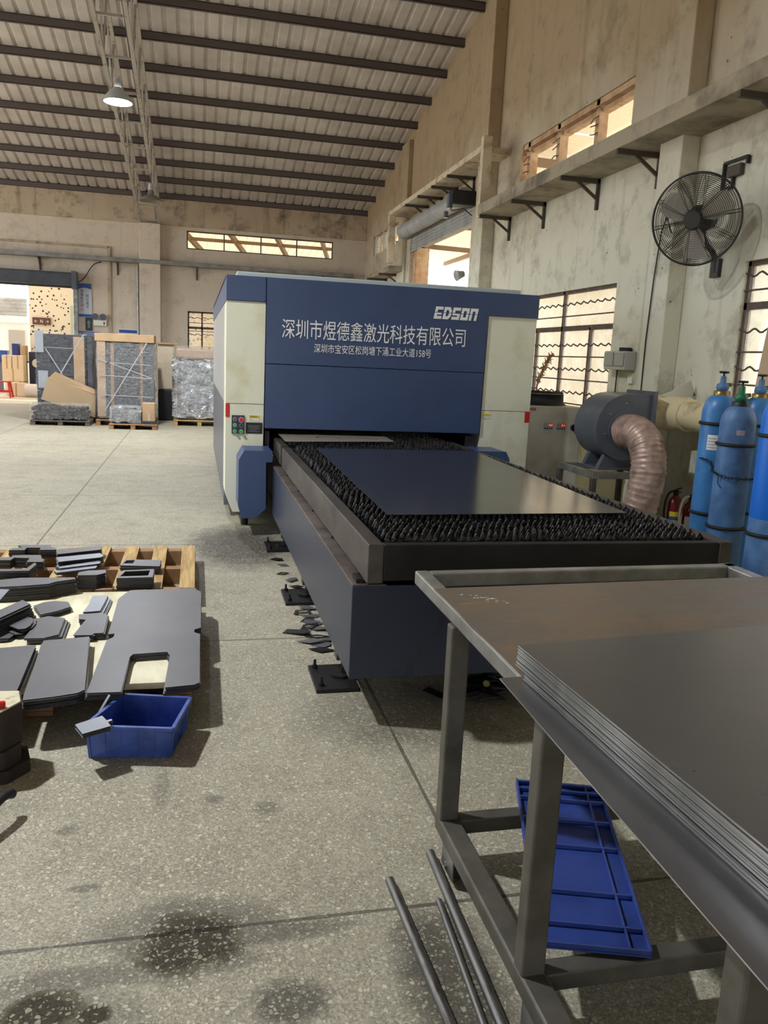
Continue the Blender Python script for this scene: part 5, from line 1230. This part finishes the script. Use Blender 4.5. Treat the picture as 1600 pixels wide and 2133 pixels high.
# behind B, right: rolls and cartons
rl = thing('wrapped_cardboard_roll', (-.6, 19.3, 0), 'tall wrapped cardboard bundle standing behind the middle stack', 'wrapped goods')
MB().box((-.84, 19.1, .7), (-.45, 19.5, 1.7)).build('cardboard_sleeve', M_CARDL, rl, .03); MB().box((-.84, 19.12, 0), (-.45, 19.5, .7)).build('dark_base', M_BLACK, rl, .02)
MB().box((-.88, 19.05, 1.70), (-.38, 19.55, 1.74)).build('cardboard_lid', M_CARD, rl)
sheet_skin(-.87, -.42, 19.08, 19.53, .7, 1.71, .08, .012, 9).build('stretch_wrap', M_WRAP, rl)
m = MB(); m.box((-.40, 19.2, .0), (-.1, 19.6, .80)); solid('dark_carton', m, M_PANEL, 'dark carton in the gap between the middle and the silvery stack', 'box', loc=(-.25, 19.4, 0))
m = MB(); m.prism([(-.40, 19.1), (-.08, 19.1), (-.05, 19.5), (-.38, 19.5)], .81, .98); solid('cardboard_box', m, M_CARDL, 'crushed cardboard carton on the dark carton between the wrapped stacks', 'box', loc=(-.25, 19.3, .81))
# load C: silvery wrapped stack
small_pallet(-.47, .62, 17.85, 18.9, 'pale wooden pallet under the silvery wrapped stack by the machine', .12, M_WOOD)
le = thing('silvery_wrapped_stack', (.1, 18.3, .12), 'silvery foil-wrapped stack with a brown top next to the machine', 'wrapped goods')
MB().box((-.40, 17.95, .125), (.55, 18.85, 1.36)).build('contents', pm('grey_parts', srgb(118, 122, 130), .5, 0, srgb(80, 84, 92), 7), le, .05)
sheet_skin(-.47, .62, 17.9, 18.9, .17, 1.40, .06, .038, 12).build('foil_wrap', wrap_mat('crumpled_foil', .2, (.66, .69, .73, 1), 11), le)
MB().box((-.42, 17.98, 1.40), (.55, 18.8, 1.64)).build('cardboard_top', pm('cardboard_grey', srgb(176, 152, 132), .7), le, .05)
sheet_skin(-.46, .6, 17.93, 18.85, 1.36, 1.67, .06, .02, 13).build('film_cover', M_WRAP, le)

# ------------------------------------------------------------------ signs on the back wall
def sgn(name, x0, x1, z0, z1, label, mat): 
    m = MB(); m.box((x0, YB - .035, z0), (x1, YB - .005, z1)); return solid(name, m, mat, label, 'sign', loc=((x0 + x1) / 2, YB - .02, z0))
M_SIGNG = pm('sign_pale', srgb(196, 204, 216), .35); M_SIGNB = pm('sign_blue', srgb(40, 82, 160), .4)
M_TXT = pm('sign_dark_text', srgb(64, 60, 72), .6); M_TXTR = pm('sign_red_text', srgb(206, 70, 96), .6)
sg = sgn('wall_sign', -2.99, -2.66, 2.33, 3.18, 'tall pale safety sign with a blue arched top beside the back doorway', M_SIGNG)
m = MB(); yy = YB - .037
m.prismy([(-2.985, 3.03), (-2.9, 3.06), (-2.825, 3.07), (-2.75, 3.06), (-2.665, 3.03), (-2.665, 3.175), (-2.985, 3.175)], yy, yy + .002); m.build('blue_band', M_SIGNB, sg); MB().prismy([(-2.985, 2.335), (-2.665, 2.335), (-2.665, 2.40), (-2.985, 2.40)], yy, yy + .002).build('foot_band', M_SIGNB, sg)
for i, ch_ in enumerate('隐患险于明火'):
    text('lettering', ch_, (-2.93, YB - .04, 2.95 - i * .092), .07, .07, M_TXT if i < 3 else M_TXTR, sg, .0006)
for i, ch_ in enumerate('防范胜于'):
    text('lettering', ch_, (-2.80, YB - .04, 2.83 - i * .095), .075, .07, M_TXT, sg, .0006)
eg = sgn('exit_arrow_sign', -2.83, -2.66, 1.98, 2.32, 'small dark green arrow sign below the tall safety sign', pm('dark_green_sign', srgb(44, 56, 62), .3))
m = MB(); m.prismy([(-2.77, 2.05), (-2.72, 2.05), (-2.72, 2.17), (-2.69, 2.17), (-2.745, 2.26), (-2.80, 2.17), (-2.77, 2.17)], YB - .038, YB - .036); m.build('arrow', pm('arrow_green', srgb(110, 134, 116), .5), eg)
s3 = sgn('notice_board', -3.0, -2.47, 1.45, 1.97, 'white notice board with a blue head strip behind the left panel stack', M_LABEL)
m = MB(); m.box((-2.99, YB - .038, 1.88), (-2.48, YB - .036, 1.96)); m.build('blue_band', M_SIGNB, s3)
s4 = sgn('notice_board', -2.0, -1.52, 1.5, 2.07, 'white notice board with a blue head strip beside the back pilaster', M_LABEL)
m = MB(); m.box((-1.99, YB - .038, 1.97), (-1.53, YB - .036, 2.05)); m.build('blue_band', M_SIGNB, s4)
el = thing('emergency_light', (-2.45, YB, 2.1), 'twin-headed emergency light on the back wall right of the safety sign', 'emergency light')
MB().box((-2.62, YB - .10, 2.12), (-2.30, YB, 2.26)).build('housing', M_LABEL, el, .008)
for x in (-2.57, -2.38):
    hd_ = MB().lathe([(.02, 0), (.075, .03), (.08, .08)], (x, YB - .06, 2.35), 20, axis=(0, -1, 0)).build('lamp_head', M_DKGREY, el); MB().cyl((x, YB - .135, 2.35), (x, YB - .138, 2.35), .07, n=20).build('lens', M_LABEL, hd_)
MB().box((-2.37, YB - .103, 2.15), (-2.34, YB - .10, 2.22)).build('test_label', M_BLACK, el)
m = MB(); m.tube([(-1.50, YB - .04, 3.72), (-1.50, YB - .04, 2.6), (-1.49, YB - .04, 1.2)], .025, 8); solid('grey_conduit', m, M_GAL, 'grey conduit running down beside the back pilaster', 'conduit', loc=(-1.48, YB, 1.2))
m = MB(); m.tube(bez((-2.98, YB - .1, 3.2), (-2.7, YB - .06, 3.3), (-2.75, YB - .06, 3.7), (-2.4, YB - .06, 3.74), 16), .012, 6); solid('black_cable', m, M_BLACK, 'thin black cable looping from the back shutter up to the tray', 'cable', loc=(-2.98, YB - .1, 3.2))

# ------------------------------------------------------------------ things outside the back doorway
def carton(x0, x1, y0, y1, z0, z1, label):
    m = MB(); m.box((x0, y0, z0), (x1, y1, z1)); o = solid('cardboard_box', m, M_CARDL, label, 'box', 'cartons stacked outside the back doorway', loc=((x0 + x1) / 2, y0, z0), bevel=.006)
    t = MB(); t.box(((x0 + x1) / 2 - .02, y0 - .002, z0), ((x0 + x1) / 2 + .02, y0, z1)); t.build('tape', M_CARD, o)
carton(-5.65, -5.25, 26.8, 27.2, 0, .42, 'lowest carton, behind the red stool outside')
carton(-5.5, -5.0, 26.3, 26.75, 0, .40, 'front floor carton right of the red stool outside')
carton(-5.72, -5.12, 26.8, 27.3, .42, .80, 'middle carton of the outdoor stack')
carton(-5.72, -5.45, 26.8, 27.3, .80, 1.2, 'upper left carton of the outdoor stack'); carton(-5.43, -5.12, 26.8, 27.3, .80, 1.2, 'upper right carton of the outdoor stack')
sl = thing('plastic_stool', (-5.45, 25.7, 0), 'red plastic stool standing outside the back doorway', 'stool')
MB().box((-5.62, 25.55, .44), (-5.28, 25.85, .47)).build('seat', M_RED, sl, .012)
for dx in (-1, 1):
    for dy in (-1, 1): MB().bar((-5.45 + dx * .14, 25.7 + dy * .12, .44), (-5.45 + dx * .2, 25.7 + dy * .17, 0), .045, .045).build('leg', M_RED, sl)
for dy in (-1, 1): MB().box((-5.62, 25.7 + dy * .15 - .012, .15), (-5.28, 25.7 + dy * .15 + .012, .2)).build('rung', M_RED, sl)
m = MB(); m.cyl((-4.96, 26.2, .2), (-4.4, 26.15, .2), .19, n=24); solid('fabric_roll', m, pm('roll_white', srgb(214, 204, 196), .8), 'whitish bundled roll lying outside right of the cartons', 'roll', loc=(-4.7, 26.2, .0))
kb = thing('dark_cabinet', (-4.75, 27.6, 0), 'tall dark blue cabinet with a round white emblem outside the back doorway', 'cabinet')
MB().box((-5.05, 27.3, 0), (-4.45, 27.9, 1.32)).build('body', pm('cabinet_navy', srgb(36, 42, 66), .4), kb, .01); MB().cyl((-4.83, 27.3, .98), (-4.83, 27.295, .98), .13, n=28).build('round_emblem', M_LABEL, kb); MB().box((-4.84, 27.29, .1), (-4.80, 27.3, .62)).build('handle', M_GAL, kb)
m = MB(); m.box((-4.9, 27.5, 1.321), (-4.6, 27.8, 1.6)); solid('parts_bag', m, M_LABEL, 'white bag on top of the dark outdoor cabinet', 'bag', loc=(-4.75, 27.5, 1.321), bevel=.05)
tb_ = thing('work_bench', (-6.0, 29.0, 0), 'long blue bench by the white outbuilding beyond the back doorway', 'bench')
MB().box((-7.4, 28.3, .95), (-5.32, 28.95, 1.0)).build('bench_top', pm('bench_blue', srgb(44, 62, 104), .5), tb_)
for x in (-7.3, -6.2, -5.45): MB().box((x, 28.35, 0), (x + .06, 28.9, .95)).build('leg', pm('bench_blue', srgb(44, 62, 104), .5), tb_)
for i, (x, w_, h_, mt, lab) in enumerate(((-6.4, .5, .32, M_SIGNB, 'blue machine on the outdoor bench'), (-5.75, .2, .55, pm('deep_blue', srgb(40, 52, 120), .5), 'tall blue box at the right of the outdoor bench'), (-5.5, .16, .5, M_CARD, 'brown carton upright at the right end of the outdoor bench'), (-7.0, .4, .4, M_CARDL, 'pale carton at the left of the outdoor bench'))):
    m = MB(); m.box((x, 28.4, 1.001), (x + w_, 28.8, 1.001 + h_)); solid('bench_box', m, mt, lab, 'box', loc=(x, 28.4, 1.001), bevel=.01)
